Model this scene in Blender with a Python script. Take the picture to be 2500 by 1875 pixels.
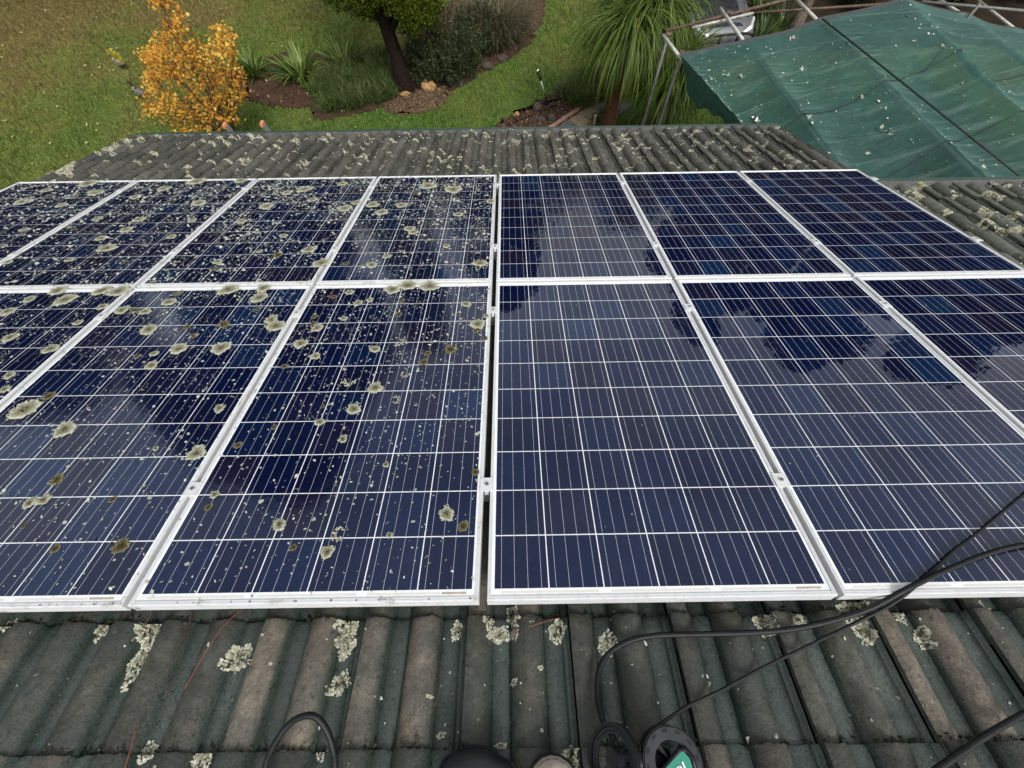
import bpy, math, random
import numpy as np
from mathutils import Vector, Matrix
random.seed(7); rng = np.random.default_rng(7)
for o in list(bpy.data.objects): bpy.data.objects.remove(o)
SC = bpy.context.scene; COL = SC.collection

# ------------------------------------------------------------------ camera
FPX = 1012.918
RC = np.array([[9.99882696e-01, -1.09165548e-02, -1.07435081e-02],
               [-1.53163703e-02, -7.15126985e-01, -6.98826734e-01],
               [-5.41922746e-05, 6.98909311e-01, -7.15210300e-01]])      # roof frame -> camera (x right, y down, z forward)
CAMP = np.array([0.05958176, -0.41376442, 1.26354071])                   # camera in the roof frame (u, v, n)
PITCH = math.radians(20.0); CP, SP = math.cos(PITCH), math.sin(PITCH)
GZ = -5.85                                                               # lawn level
def RW(u, v, n): return np.array([u, v*CP + n*SP, -v*SP + n*CP])         # roof frame -> world
A3 = np.array([[1, 0, 0], [0, CP, SP], [0, -SP, CP]])
CAMW = A3 @ CAMP
def ray(x, y): return A3 @ (RC.T @ np.array([(x-1250)/FPX, (y-937.5)/FPX, 1.0]))
def at_z(x, y, z):
    d = ray(x, y); return CAMW + d*((z-CAMW[2])/d[2])
def at_y(x, y, Y):
    d = ray(x, y); return CAMW + d*((Y-CAMW[1])/d[1])
def on_roof(x, y, h):
    d = RC.T @ np.array([(x-1250)/FPX, (y-937.5)/FPX, 1.0]); return CAMP + d*((h-CAMP[2])/d[2])
def G(x, y): return at_z(x, y, GZ)
cam = bpy.data.cameras.new('camera'); camo = bpy.data.objects.new('camera', cam); COL.objects.link(camo)
cam.sensor_fit = 'HORIZONTAL'; cam.sensor_width = 36; cam.lens = FPX/2500*36; cam.clip_start = .02; cam.clip_end = 2000
X = A3 @ RC[0]; Yd = A3 @ RC[1]; Zf = A3 @ RC[2]
M = Matrix.Identity(4)
for i in range(3): M[i][0], M[i][1], M[i][2], M[i][3] = X[i], -Yd[i], -Zf[i], CAMW[i]
camo.matrix_world = M; SC.camera = camo

# ------------------------------------------------------------------ sky, sun, exposure (overcast)
SUN_EL, SUN_AZ = math.radians(52), math.radians(150)       # azimuth measured from +Y towards +X: behind the camera, right
wd = bpy.data.worlds.new('World'); SC.world = wd; wd.use_nodes = True
nt = wd.node_tree; nt.nodes.clear()
wo = nt.nodes.new('ShaderNodeOutputWorld'); bg = nt.nodes.new('ShaderNodeBackground')
sky = nt.nodes.new('ShaderNodeTexSky'); sky.sky_type = 'NISHITA'; sky.sun_disc = False
sky.sun_elevation = SUN_EL; sky.sun_rotation = SUN_AZ; sky.air_density = 1.6; sky.dust_density = 4.0
hs = nt.nodes.new('ShaderNodeHueSaturation'); hs.inputs['Saturation'].default_value = .16
tc = nt.nodes.new('ShaderNodeTexCoord'); mp = nt.nodes.new('ShaderNodeMapping'); mp.inputs['Scale'].default_value = (1, 1, 2.2)
nz = nt.nodes.new('ShaderNodeTexNoise'); nz.inputs['Scale'].default_value = 2.6; nz.inputs['Detail'].default_value = 6
mr = nt.nodes.new('ShaderNodeMapRange'); mr.inputs[1].default_value = .3; mr.inputs[2].default_value = .7
mr.inputs[3].default_value = .72; mr.inputs[4].default_value = 1.2
mx = nt.nodes.new('ShaderNodeMix'); mx.data_type = 'RGBA'; mx.blend_type = 'MULTIPLY'; mx.inputs[0].default_value = 1
L = nt.links.new
L(sky.outputs[0], hs.inputs['Color']); L(tc.outputs['Generated'], mp.inputs[0]); L(mp.outputs[0], nz.inputs['Vector'])
L(nz.outputs[0], mr.inputs[0]); L(hs.outputs[0], mx.inputs[6]); L(mr.outputs[0], mx.inputs[7])
L(mx.outputs[2], bg.inputs[0]); bg.inputs[1].default_value = .15; L(bg.outputs[0], wo.inputs[0])
sl = bpy.data.lights.new('sun', 'SUN'); sl.energy = 1.4; sl.angle = math.radians(14); sl.color = (1, .97, .92)
so = bpy.data.objects.new('sun', sl); COL.objects.link(so)
so.rotation_euler = Vector((-math.sin(SUN_AZ)*math.cos(SUN_EL), -math.cos(SUN_AZ)*math.cos(SUN_EL), -math.sin(SUN_EL))).to_track_quat('-Z', 'Y').to_euler()
so.location = (8, -12, 20)
SC.view_settings.view_transform = 'Standard'; SC.view_settings.look = 'None'
SC.view_settings.exposure = 0.42; SC.view_settings.gamma = 1; SC.view_settings.use_curve_mapping = False
SC.render.engine = 'CYCLES'

# ------------------------------------------------------------------ mesh helpers
def tag(o, label=None, cat=None, group=None, kind=None):
    if label: o['label'] = label
    if cat: o['category'] = cat
    if group: o['group'] = group
    if kind: o['kind'] = kind
    return o
def link(name, data, parent=None, loc=None):
    o = bpy.data.objects.new(name, data); COL.objects.link(o)
    if parent is not None: o.parent = parent
    if loc is not None: o.location = loc
    return o
def empty(name, loc, label, cat, group=None, rot=(0, 0, 0)):
    o = link(name, None); o.location = loc; o.rotation_euler = rot; o.empty_display_size = .1
    return tag(o, label, cat, group)
def mesh(name, V, F, mats=(), smooth=False, attrs=None, midx=None):
    """V (n,3); F either an (m,k) array or a list of index lists"""
    me = bpy.data.meshes.new(name); V = np.asarray(V, np.float32)
    if isinstance(F, np.ndarray):
        m, k = F.shape; me.vertices.add(len(V)); me.vertices.foreach_set('co', V.ravel())
        me.loops.add(m*k); me.loops.foreach_set('vertex_index', F.astype(np.int32).ravel())
        me.polygons.add(m); me.polygons.foreach_set('loop_start', np.arange(0, m*k, k, dtype=np.int32))
        me.update(calc_edges=True)
    else:
        me.from_pydata(V.tolist(), [], F); me.update()
    for mt in mats: me.materials.append(mt)
    if midx is not None: me.polygons.foreach_set('material_index', np.asarray(midx, np.int32))
    if smooth: me.polygons.foreach_set('use_smooth', np.ones(len(me.polygons), bool))
    if attrs:
        for k, a in attrs.items():
            me.attributes.new(k, 'FLOAT', 'POINT').data.foreach_set('value', np.asarray(a, np.float32))
    return me
def obj(name, V, F, mat, parent=None, smooth=False, attrs=None, origin=None, loc=None, midx=None):
    V = np.asarray(V, float)
    if origin is not None: V = V - np.asarray(origin)
    if loc is None and origin is not None and parent is None: loc = origin
    mats = mat if isinstance(mat, (list, tuple)) else (mat,)
    return link(name, mesh(name, V, F, mats, smooth, attrs, midx), parent, loc)
class MB:
    def __init__(s): s.V = []; s.F = []; s.M = []; s.A = []
    def add(s, V, F, m=0, a=0.):
        b = len(s.V); s.V += [tuple(map(float, v)) for v in V]; s.F += [[i+b for i in f] for f in F]
        s.M += [m]*len(F); s.A += [a]*len(V) if np.isscalar(a) else list(a); return s
    def box(s, c, d, m=0, rz=0., a=0.):
        c = np.array(c); h = np.array(d)/2; cs, sn = math.cos(rz), math.sin(rz)
        P = [c+np.array([x*h[0]*cs-y*h[1]*sn, x*h[0]*sn+y*h[1]*cs, z*h[2]]) for x in (-1, 1) for y in (-1, 1) for z in (-1, 1)]
        return s.add(P, [[0, 1, 3, 2], [4, 6, 7, 5], [0, 4, 5, 1], [2, 3, 7, 6], [0, 2, 6, 4], [1, 5, 7, 3]], m, a)
    def tube(s, pts, r, n=8, m=0, cap=True, a=0.):
        V, F = tube(pts, r, n, cap); return s.add(V, F, m, a)
    def obj(s, name, mat, parent=None, smooth=False, origin=None, loc=None):
        return obj(name, s.V, s.F, mat, parent, smooth, {'rnd': s.A}, origin, loc, s.M)
def tube(pts, r, n=8, cap=True):
    P = np.asarray(pts, float); k = len(P); r = np.full(k, r) if np.isscalar(r) else np.asarray(r)
    T = np.gradient(P, axis=0); T /= np.linalg.norm(T, axis=1)[:, None]+1e-9
    up = np.array([0, 0, 1.]) if abs(T[0][2]) < .9 else np.array([1., 0, 0])
    V = []; b = np.cross(T[0], up); b /= np.linalg.norm(b)
    for i in range(k):
        b = b-T[i]*np.dot(b, T[i]); b /= np.linalg.norm(b)+1e-9; c = np.cross(T[i], b)
        for j in range(n):
            t = 2*math.pi*j/n; V.append(P[i]+r[i]*(math.cos(t)*b+math.sin(t)*c))
    F = [[i*n+j, i*n+(j+1) % n, (i+1)*n+(j+1) % n, (i+1)*n+j] for i in range(k-1) for j in range(n)]
    if cap: F += [list(range(n))[::-1], list(range((k-1)*n, k*n))]
    return V, F
def spline(pts, n=8):
    P = np.asarray(pts, float); P = np.vstack([2*P[0]-P[1], P, 2*P[-1]-P[-2]]); out = []
    for i in range(1, len(P)-2):
        for t in np.linspace(0, 1, n, endpoint=False):
            a, b, c, d = P[i-1:i+3]
            out.append(.5*((2*b)+(-a+c)*t+(2*a-5*b+4*c-d)*t*t+(-a+3*b-3*c+d)*t**3))
    out.append(P[-2]); return np.array(out)
def in_poly(px, py, poly):
    px = np.asarray(px); py = np.asarray(py); c = np.zeros(px.shape, bool); n = len(poly); j = n-1
    for i in range(n):
        xi, yi = poly[i][:2]; xj, yj = poly[j][:2]
        h = ((yi > py) != (yj > py)) & (px < (xj-xi)*(py-yi)/(yj-yi+1e-12)+xi); c ^= h; j = i
    return c
def vnoise(P, s, seed=0):
    """cheap smooth noise from summed sines, P (n,2|3)"""
    r = np.random.default_rng(seed); P = np.asarray(P, float)*s; out = np.zeros(len(P))
    for k in range(5):
        d = r.normal(size=P.shape[1]); out += np.sin(P @ d*(1+.7*k)+r.uniform(0, 6.28))/(1+.6*k)
    return out/2.2

# ------------------------------------------------------------------ material helpers
def nodes(name):
    m = bpy.data.materials.new(name); m.use_nodes = True; t = m.node_tree; b = t.nodes['Principled BSDF']
    return m, t, b
def N(t, typ, **kw):
    n = t.nodes.new('ShaderNode'+typ)
    for k, v in kw.items():
        if k.startswith('i_'):
            key = k[2:]; n.inputs[int(key) if key.isdigit() else key.replace('_', ' ')].default_value = v
        else: setattr(n, k, v)
    return n
def ramp(t, src, stops):
    r = t.nodes.new('ShaderNodeValToRGB'); e = r.color_ramp.elements
    while len(e) < len(stops): e.new(.5)
    for i, (p, c) in enumerate(stops):
        e[i].position = p; e[i].color = (*c, 1) if len(c) == 3 else c
    t.links.new(src, r.inputs[0]); return r.outputs[0]
def mixc(t, fac, a, b, mode='MIX'):
    n = t.nodes.new('ShaderNodeMix'); n.data_type = 'RGBA'; n.blend_type = mode
    for i, v in ((0, fac), (6, a), (7, b)):
        if isinstance(v, (int, float)): n.inputs[i].default_value = v
        elif isinstance(v, tuple): n.inputs[i].default_value = (*v, 1) if len(v) == 3 else v
        else: t.links.new(v, n.inputs[i])
    return n.outputs[2]
def noise(t, scale, detail=4, rough=.55, coord='Object', vec=None, dist=0.):
    n = N(t, 'TexNoise', i_Scale=scale, i_Detail=detail, i_Roughness=rough, i_Distortion=dist)
    if vec is None:
        if coord == 'Position': vec = N(t, 'NewGeometry').outputs['Position']
        else: vec = N(t, 'TexCoord').outputs[coord]
    t.links.new(vec, n.inputs['Vector']); return n.outputs[0]
def mrange(t, src, a, b, c, d):
    n = N(t, 'MapRange'); 
    for i, v in enumerate((a, b, c, d)): n.inputs[i+1].default_value = v
    t.links.new(src, n.inputs[0]); return n.outputs[0]
def bump(t, b, src, strength=.3, dist=.01, inp='Normal'):
    n = N(t, 'Bump', i_Strength=strength, i_Distance=dist); t.links.new(src, n.inputs['Height']); t.links.new(n.outputs[0], b.inputs[inp])
def attr(t, name): return N(t, 'Attribute', attribute_name=name).outputs['Fac']
def plain(name, col, rough=.5, metal=0., var=.15, scale=20., bmp=0., spec=.5, coat=0.):
    m, t, b = nodes(name); n = noise(t, scale, 5, .6, 'Position')
    lo = tuple(c*(1-var) for c in col); hi = tuple(min(1, c*(1+var)) for c in col)
    t.links.new(ramp(t, n, [(.3, lo), (.7, hi)]), b.inputs['Base Color'])
    b.inputs['Roughness'].default_value = rough; b.inputs['Metallic'].default_value = metal
    b.inputs['Specular IOR Level'].default_value = spec; b.inputs['Coat Weight'].default_value = coat
    if bmp: bump(t, b, n, bmp, .005)
    return m
def leafmat(name, stops, rough=.5, trans=.25, spec=.3):
    m, t, b = nodes(name); c = ramp(t, attr(t, 'rnd'), stops); t.links.new(c, b.inputs['Base Color'])
    b.inputs['Roughness'].default_value = rough; b.inputs['Specular IOR Level'].default_value = spec
    tr = N(t, 'BsdfTranslucent'); t.links.new(c, tr.inputs[0]); ms = N(t, 'MixShader'); ms.inputs[0].default_value = trans
    t.links.new(b.outputs[0], ms.inputs[1]); t.links.new(tr.outputs[0], ms.inputs[2])
    t.links.new(ms.outputs[0], t.nodes['Material Output'].inputs[0]); return m

# ---- materials
def mat_tile():
    m, t, b = nodes('weathered_tile'); cr = attr(t, 'crest'); far = attr(t, 'age')
    rnd = N(t, 'ObjectInfo').outputs['Random']; tr = attr(t, 'rnd')
    n1 = noise(t, 5, 5, .6, 'Position'); n2 = noise(t, 34, 6, .65, 'Position'); n3 = noise(t, 190, 3, .6, 'Position')
    green = ramp(t, n1, [(.3, (.034, .048, .042)), (.55, (.056, .071, .062)), (.75, (.085, .102, .090))])  # green paint, lightened so the colour carries sky sheen on the pans
    worn = ramp(t, n2, [(.25, (.024, .025, .019)), (.5, (.044, .044, .036)), (.8, (.086, .083, .066))])
    ad = N(t, 'Math', operation='MULTIPLY_ADD'); t.links.new(n1, ad.inputs[0]); ad.inputs[1].default_value = 3.0
    sb = N(t, 'Math', operation='ADD'); t.links.new(rnd, sb.inputs[0]); sb.inputs[1].default_value = -1.08; t.links.new(sb.outputs[0], ad.inputs[2])
    mu = N(t, 'Math', operation='MULTIPLY', use_clamp=True); t.links.new(ad.outputs[0], mu.inputs[0]); t.links.new(cr, mu.inputs[1])
    mu2 = N(t, 'Math', operation='MULTIPLY', use_clamp=True); t.links.new(mu.outputs[0], mu2.inputs[0]); mu2.inputs[1].default_value = 1.15
    rn2 = N(t, 'Math', operation='FRACT'); rm = N(t, 'Math', operation='MULTIPLY'); t.links.new(rnd, rm.inputs[0]); rm.inputs[1].default_value = 7.31; t.links.new(rm.outputs[0], rn2.inputs[0])
    tan = ramp(t, n2, [(.25, (.075, .066, .05)), (.5, (.125, .108, .083)), (.8, (.2, .172, .13))]); worn = mixc(t, mrange(t, rn2.outputs[0], .62, .95, 0., .7), worn, tan); worn = mixc(t, tr, worn, tan)
    nw = noise(t, 11, 4, .6, 'Position'); worn = mixc(t, 1., worn, mrange(t, nw, .3, .7, .6, 1.35), 'MULTIPLY')
    base = mixc(t, mu2.outputs[0], green, worn)
    nsp = noise(t, 85, 2, .5, 'Position', dist=.6); base = mixc(t, mrange(t, nsp, .60, .68, 0., .55), base, (.008, .011, .009))
    old = ramp(t, n2, [(.25, (.040, .041, .034)), (.5, (.075, .074, .062)), (.72, (.13, .128, .10)), (.85, (.2, .195, .145))])
    pale = ramp(t, n2, [(.25, (.05, .052, .042)), (.5, (.095, .1, .08)), (.7, (.13, .155, .125)), (.85, (.2, .19, .13))])
    isr = N(t, 'Math', operation='GREATER_THAN'); t.links.new(far, isr.inputs[0]); isr.inputs[1].default_value = .9; old = mixc(t, isr.outputs[0], old, pale)
    base = mixc(t, far, base, old)
    sp = mrange(t, n3, .35, .65, .72, 1.25); base = mixc(t, 1., base, sp, 'MULTIPLY')
    tone = mrange(t, rnd, 0, 1, .7, 1.35); base = mixc(t, 1., base, tone, 'MULTIPLY')
    t.links.new(base, b.inputs['Base Color'])
    rr = N(t, 'Math', operation='MULTIPLY_ADD'); t.links.new(cr, rr.inputs[0]); rr.inputs[1].default_value = .34
    t.links.new(mrange(t, n2, .3, .7, .14, .34), rr.inputs[2]); t.links.new(rr.outputs[0], b.inputs['Roughness'])
    b.inputs['Specular IOR Level'].default_value = .45
    h = N(t, 'Math', operation='ADD'); t.links.new(n2, h.inputs[0]); t.links.new(n3, h.inputs[1]); bump(t, b, h.outputs[0], .5, .003)
    return m
def mat_lichen(name, stops, rough=.9):
    m, t, b = nodes(name); n = noise(t, 160, 4, .7, 'Position'); n2 = noise(t, 45, 3, .6, 'Position')
    a = N(t, 'Math', operation='MULTIPLY_ADD'); t.links.new(n2, a.inputs[0]); a.inputs[1].default_value = .5
    s = N(t, 'Math', operation='ADD'); t.links.new(attr(t, 'rim'), s.inputs[0]); s.inputs[1].default_value = -.25; t.links.new(s.outputs[0], a.inputs[2])
    c = ramp(t, a.outputs[0], stops); c = mixc(t, 1., c, mrange(t, n, .3, .7, .62, 1.2), 'MULTIPLY')
    t.links.new(c, b.inputs['Base Color']); b.inputs['Roughness'].default_value = rough; b.inputs['Specular IOR Level'].default_value = .2
    bump(t, b, n, .8, .004); return m
def mat_cell(dirty):
    m, t, b = nodes('silicon_cell_rainy' if dirty else 'silicon_cell'); rnd = N(t, 'ObjectInfo').outputs['Random']
    c = ramp(t, rnd, [(0, (.002, .005, .031)), (.35, (.0035, .005, .024)), (.6, (.003, .010, .044)), (.85, (.008, .006, .023)), (1, (.004, .018, .060))])
    v = N(t, 'TexVoronoi', i_Scale=95.); t.links.new(N(t, 'TexCoord').outputs['Object'], v.inputs['Vector'])
    c = mixc(t, 1., c, mrange(t, v.outputs['Color'], 0, 1, .75, 1.3), 'MULTIPLY')
    t.links.new(c, b.inputs['Base Color']); b.inputs['Roughness'].default_value = .07 if dirty else .014; b.inputs['IOR'].default_value = 1.62; b.inputs['Specular Tint'].default_value = (.66, .78, 1., 1)
    n = noise(t, 26 if dirty else 5, 4 if dirty else 2, .6, 'Position'); bump(t, b, n,   .10 if dirty else .006, .004 if dirty else .003)
    return m
def mat_white(name, col, rough, coat=0.):
    m, t, b = nodes(name); n = noise(t, 60, 5, .6, 'Position')
    t.links.new(ramp(t, n, [(.25, tuple(x*.8 for x in col)), (.5, col)]), b.inputs['Base Color']); b.inputs['Roughness'].default_value = rough
    b.inputs['Coat Weight'].default_value = coat; b.inputs['Coat Roughness'].default_value = .04; return m
M_TILE = mat_tile()
M_LP = mat_lichen('pale_lichen', [(0, (.19, .18, .115)), (.3, (.27, .265, .185)), (.55, (.36, .36, .265)), (.85, (.56, .57, .44))])
M_LD = mat_lichen('olive_lichen', [(0, (.075, .06, .025)), (.6, (.12, .10, .05)), (.85, (.22, .21, .13))])
M_LC = mat_lichen('cream_lichen', [(0, (.12, .11, .07)), (.35, (.30, .29, .21)), (.6, (.44, .44, .33)), (.9, (.62, .62, .49))])
M_LY = mat_lichen('yellowish_lichen', [(0, (.2, .18, .10)), (.3, (.40, .38, .25)), (.6, (.58, .56, .40)), (.9, (.74, .72, .55))])
M_FLECK = mat_lichen('lichen_crumbs', [(0, (.30, .31, .25)), (1, (.56, .58, .51))])
M_MOSS = plain('moss', (.025, .03, .012), .95, var=.5, scale=60)
M_CELL, M_CELLD = mat_cell(False), mat_cell(True)
M_BUS = plain('tinned_ribbon', (.5, .52, .56), .35, .0, .08, coat=1.)
M_BACK = mat_white('white_backsheet', (.84, .86, .88), .4, 1.)
M_ALU = mat_white('silver_anodised_aluminium', (.66, .67, .68), .4); M_ALU.node_tree.nodes['Principled BSDF'].inputs['Metallic'].default_value = .12
def mat_stained():
    m, t, b = nodes('stained_aluminium'); n = noise(t, 26, 6, .7, 'Position'); n2 = noise(t, 5, 4, .6, 'Position')
    c = ramp(t, n, [(.34, (.2, .195, .15)), (.42, (.56, .57, .55)), (.5, (.66, .67, .68))]); c = mixc(t, mrange(t, n2, .38, .55, .0, .9), c, (.66, .67, .68)); t.links.new(c, b.inputs['Base Color'])
    b.inputs['Roughness'].default_value = .45; b.inputs['Metallic'].default_value = .1; return m
M_ALUX = mat_stained()
M_ALUD = plain('dull_aluminium', (.42, .43, .43), .45, .6)
M_STRIP = plain('pale_ribbon_strip', (.68, .66, .6), .5, var=.05, coat=1.)
M_DARK = plain('dark_cavity', (.012, .012, .012), .9)
M_RUB = plain('black_rubber', (.007, .0075, .009), .5, var=.6, scale=60, bmp=.2, spec=.3)
M_PLAST = plain('black_plastic', (.008, .008, .009), .4, var=.4, spec=.3)
M_GPLAST = plain('grey_plastic', (.030, .031, .034), .55, var=.35, bmp=.2, spec=.3)
M_GREENP = plain('green_badge', (.02, .22, .14), .4, var=.06)
M_WHITEP = plain('white_paint', (.8, .8, .78), .5, var=.05)
def mat_barcode():
    m, t, b = nodes('barcode_sticker'); w = N(t, 'TexNoise', i_Scale=330., i_Detail=0.)
    w.noise_dimensions = '1D'; sx = N(t, 'SeparateXYZ'); t.links.new(N(t, 'TexCoord').outputs['Object'], sx.inputs[0]); t.links.new(sx.outputs[0], w.inputs['W'])
    t.links.new(ramp(t, w.outputs[0], [(.45, (.2, .14, .07)), (.55, (.62, .55, .42))]), b.inputs['Base Color']); b.inputs['Coat Weight'].default_value = 1; return m
M_CODE = mat_barcode()

# ================================================================== GROUND
def mat_lawn(blade=False):
    m, t, b = nodes('lawn_blades' if blade else 'lawn_soil'); P = N(t, 'NewGeometry').outputs['Position']
    sx = N(t, 'SeparateXYZ'); t.links.new(P, sx.inputs[0])
    n1 = noise(t, .42, 4, .55, 'Position'); n2 = noise(t, 3.2, 5, .65, 'Position'); n3 = noise(t, 26, 4, .7, 'Position')
    left = mrange(t, sx.outputs[0], -16, -4, .34, 0.); back = mrange(t, sx.outputs[1], 10.5, 17, -.16, .12)
    a = N(t, 'Math', operation='ADD'); t.links.new(n1, a.inputs[0]); t.links.new(left, a.inputs[1])
    a2 = N(t, 'Math', operation='ADD'); t.links.new(a.outputs[0], a2.inputs[0]); t.links.new(back, a2.inputs[1])
    a3 = N(t, 'Math', operation='MULTIPLY_ADD'); t.links.new(n2, a3.inputs[0]); a3.inputs[1].default_value = .32; t.links.new(a2.outputs[0], a3.inputs[2])
    g = ramp(t, a3.outputs[0], [(.48, (.066, .118, .020)), (.68, (.094, .130, .026)), (.9, (.132, .132, .034)), (1.08, (.145, .118, .040))])
    k = (.62, 1.3) if not blade else (.75, 1.35)
    g = mixc(t, 1., g, mrange(t, n3, .32, .68, *k), 'MULTIPLY')
    if blade: g = mixc(t, 1., g, mrange(t, attr(t, 'rnd'), 0, 1, .45, 1.7), 'MULTIPLY')
    t.links.new(g, b.inputs['Base Color']); b.inputs['Roughness'].default_value = .75 if not blade else .55
    b.inputs['Specular IOR Level'].default_value = .2
    if not blade: bump(t, b, n3, .8, .03)
    return m
S = 420
gx = np.linspace(-S, S, 29); V = [(x, y+60, GZ) for y in gx for x in gx]
F = [[j*29+i, j*29+i+1, (j+1)*29+i+1, (j+1)*29+i] for j in range(28) for i in range(28)]
tag(obj('lawn', V, F, mat_lawn()), kind='structure')

def poly_sheet(name, px, z, mat, kind='structure', th=.05, label=None, parent=None, sub=14, jit=.06):
    P = [at_z(x, y, GZ)[:2] for x, y in px]; Q = []
    for i in range(len(P)):
        a, b = P[i], P[(i+1) % len(P)]
        for k in range(sub):
            q = a+(b-a)*k/sub; Q.append(q+rng.normal(0, jit, 2)*(k > 0))
    n = len(Q); c = np.mean(Q, axis=0)
    V = [(q[0], q[1], GZ-.02) for q in Q]+[(q[0], q[1], GZ+z) for q in Q]
    F = [[i, (i+1) % n, n+(i+1) % n, n+i] for i in range(n)]+[list(range(n, 2*n))]
    o = obj(name, V, F, mat); tag(o, kind=kind); return o, np.array(P)
def mat_mulch(name, stops, sc=30):
    m, t, b = nodes(name); n = noise(t, sc, 6, .75, 'Position'); n2 = noise(t, 2.5, 3, .6, 'Position')
    c = ramp(t, n, stops); c = mixc(t, 1., c, mrange(t, n2, .3, .7, .7, 1.3), 'MULTIPLY'); t.links.new(c, b.inputs['Base Color'])
    b.inputs['Roughness'].default_value = .95; b.inputs['Specular IOR Level'].default_value = .15; bump(t, b, n, .9, .03); return m
M_MULCH = mat_mulch('bark_mulch', [(.25, (.022, .014, .009)), (.5, (.065, .038, .024)), (.75, (.125, .075, .048))])
M_SOIL = mat_mulch('bare_soil', [(.25, (.085, .055, .03)), (.5, (.13, .088, .05)), (.8, (.18, .13, .08))], 22)
M_DSOIL = mat_mulch('leaf_litter_soil', [(.3, (.014, .010, .006)), (.6, (.032, .022, .013)), (.8, (.06, .042, .024))], 18)  # dark soil with leaf litter, its own colour
BED1 = [(585, 205), (600, 150), (700, 132), (880, 128), (1000, 118), (1060, 60), (1110, -10), (1200, -40), (1335, -40), (1328, 50), (1290, 112), (1225, 155), (1150, 192),
        (1105, 222), (1060, 240), (985, 262), (930, 262), (880, 276), (772, 292), (762, 262), (700, 264), (640, 256), (598, 240)]
_, W1 = poly_sheet('garden_bed', BED1, .045, M_MULCH)
SOILP = [(925, 262), (985, 237), (1045, 224), (1098, 218), (1092, 246), (1056, 268), (1004, 281), (955, 275)]
_, W2 = poly_sheet('bare_soil_patch', SOILP, .052, M_SOIL)
BED2 = [(1195, 345), (1215, 306), (1245, 284), (1290, 266), (1328, 243), (1362, 222), (1410, 195), (1500, 190), (1520, 240), (1440, 262), (1408, 276), (1376, 300), (1330, 345)]
_, W3 = poly_sheet('mulch_bed', BED2, .045, M_MULCH)
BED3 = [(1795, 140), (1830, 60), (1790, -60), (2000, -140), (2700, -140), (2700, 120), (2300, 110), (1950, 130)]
_, W4 = poly_sheet('dark_soil', BED3, .04, M_DSOIL)
W5 = np.array([G(x, y)[:2] for x, y in [(1330, 345), (1376, 300), (1500, 225), (1560, 240), (1500, 345)]])

def blades_mesh(base, az, length, width, lean, droop, segs=3, rnd=None):
    """strap leaves, all arrays (n,), base (n,3): rises with lean and droops outward"""
    n = len(base); d = np.stack([np.cos(az), np.sin(az), np.zeros(n)], 1); side = np.stack([-np.sin(az), np.cos(az), np.zeros(n)], 1)
    Vs = []; p = base.copy(); ang = lean.copy(); st = length/segs
    for i in range(segs+1):
        f = i/segs; w = width*(1-f**2.2)*.5*(.55+.45*min(1, f*4)) if i < segs else width*0+.0006
        Vs += [p-side*w[:, None], p+side*w[:, None]]
        p = p+(d*np.sin(ang)[:, None]+np.array([0, 0, 1.])*np.cos(ang)[:, None])*st[:, None]; ang = ang+droop/segs
    V = np.stack(Vs, 1).reshape(-1, 3); k = 2*(segs+1)
    q = np.array([[2*i, 2*i+1, 2*i+3, 2*i+2] for i in range(segs)])
    F = (np.arange(n)[:, None, None]*k+q[None]).reshape(-1, 4)
    r = rng.random(n) if rnd is None else rnd
    return V, F, np.repeat(r, k)

# grass blades over the part of the lawn near the house
n = 330000
gxy = np.stack([rng.uniform(-19, 12, n), rng.uniform(6.5, 18.5, n)], 1)
keep = np.ones(n, bool); fz = rng.normal(0, .06, (n, 2))
for W in (W1, W2, W3, W4, W5): keep &= ~in_poly(gxy[:, 0]+fz[:, 0], gxy[:, 1]+fz[:, 1], W)
gxy = gxy[keep]; n = len(gxy); b = np.c_[gxy, np.full(n, GZ)]
az = rng.uniform(0, 6.28, n); ln = rng.uniform(.04, .10, n)*(1+.35*vnoise(gxy, 1.1, 3)+.4*vnoise(gxy, 6., 4)).clip(.4, 2.); tilt = rng.uniform(.1, 1.1, n)
d = np.stack([np.cos(az), np.sin(az), 0*az], 1); sd = np.stack([-np.sin(az), np.cos(az), 0*az], 1)*rng.uniform(.006, .013, n)[:, None]
tip = b+d*(ln*np.sin(tilt))[:, None]+np.array([0, 0, 1.])*(ln*np.cos(tilt))[:, None]
V = np.stack([b-sd, b+sd, tip], 1).reshape(-1, 3)
tag(obj('grass', V, np.arange(3*n).reshape(-1, 3), mat_lawn(True), attrs={'rnd': np.repeat(rng.random(n), 3)}),
    'short lawn grass, olive brown at left and green beside the beds', 'grass', kind='stuff')

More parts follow.
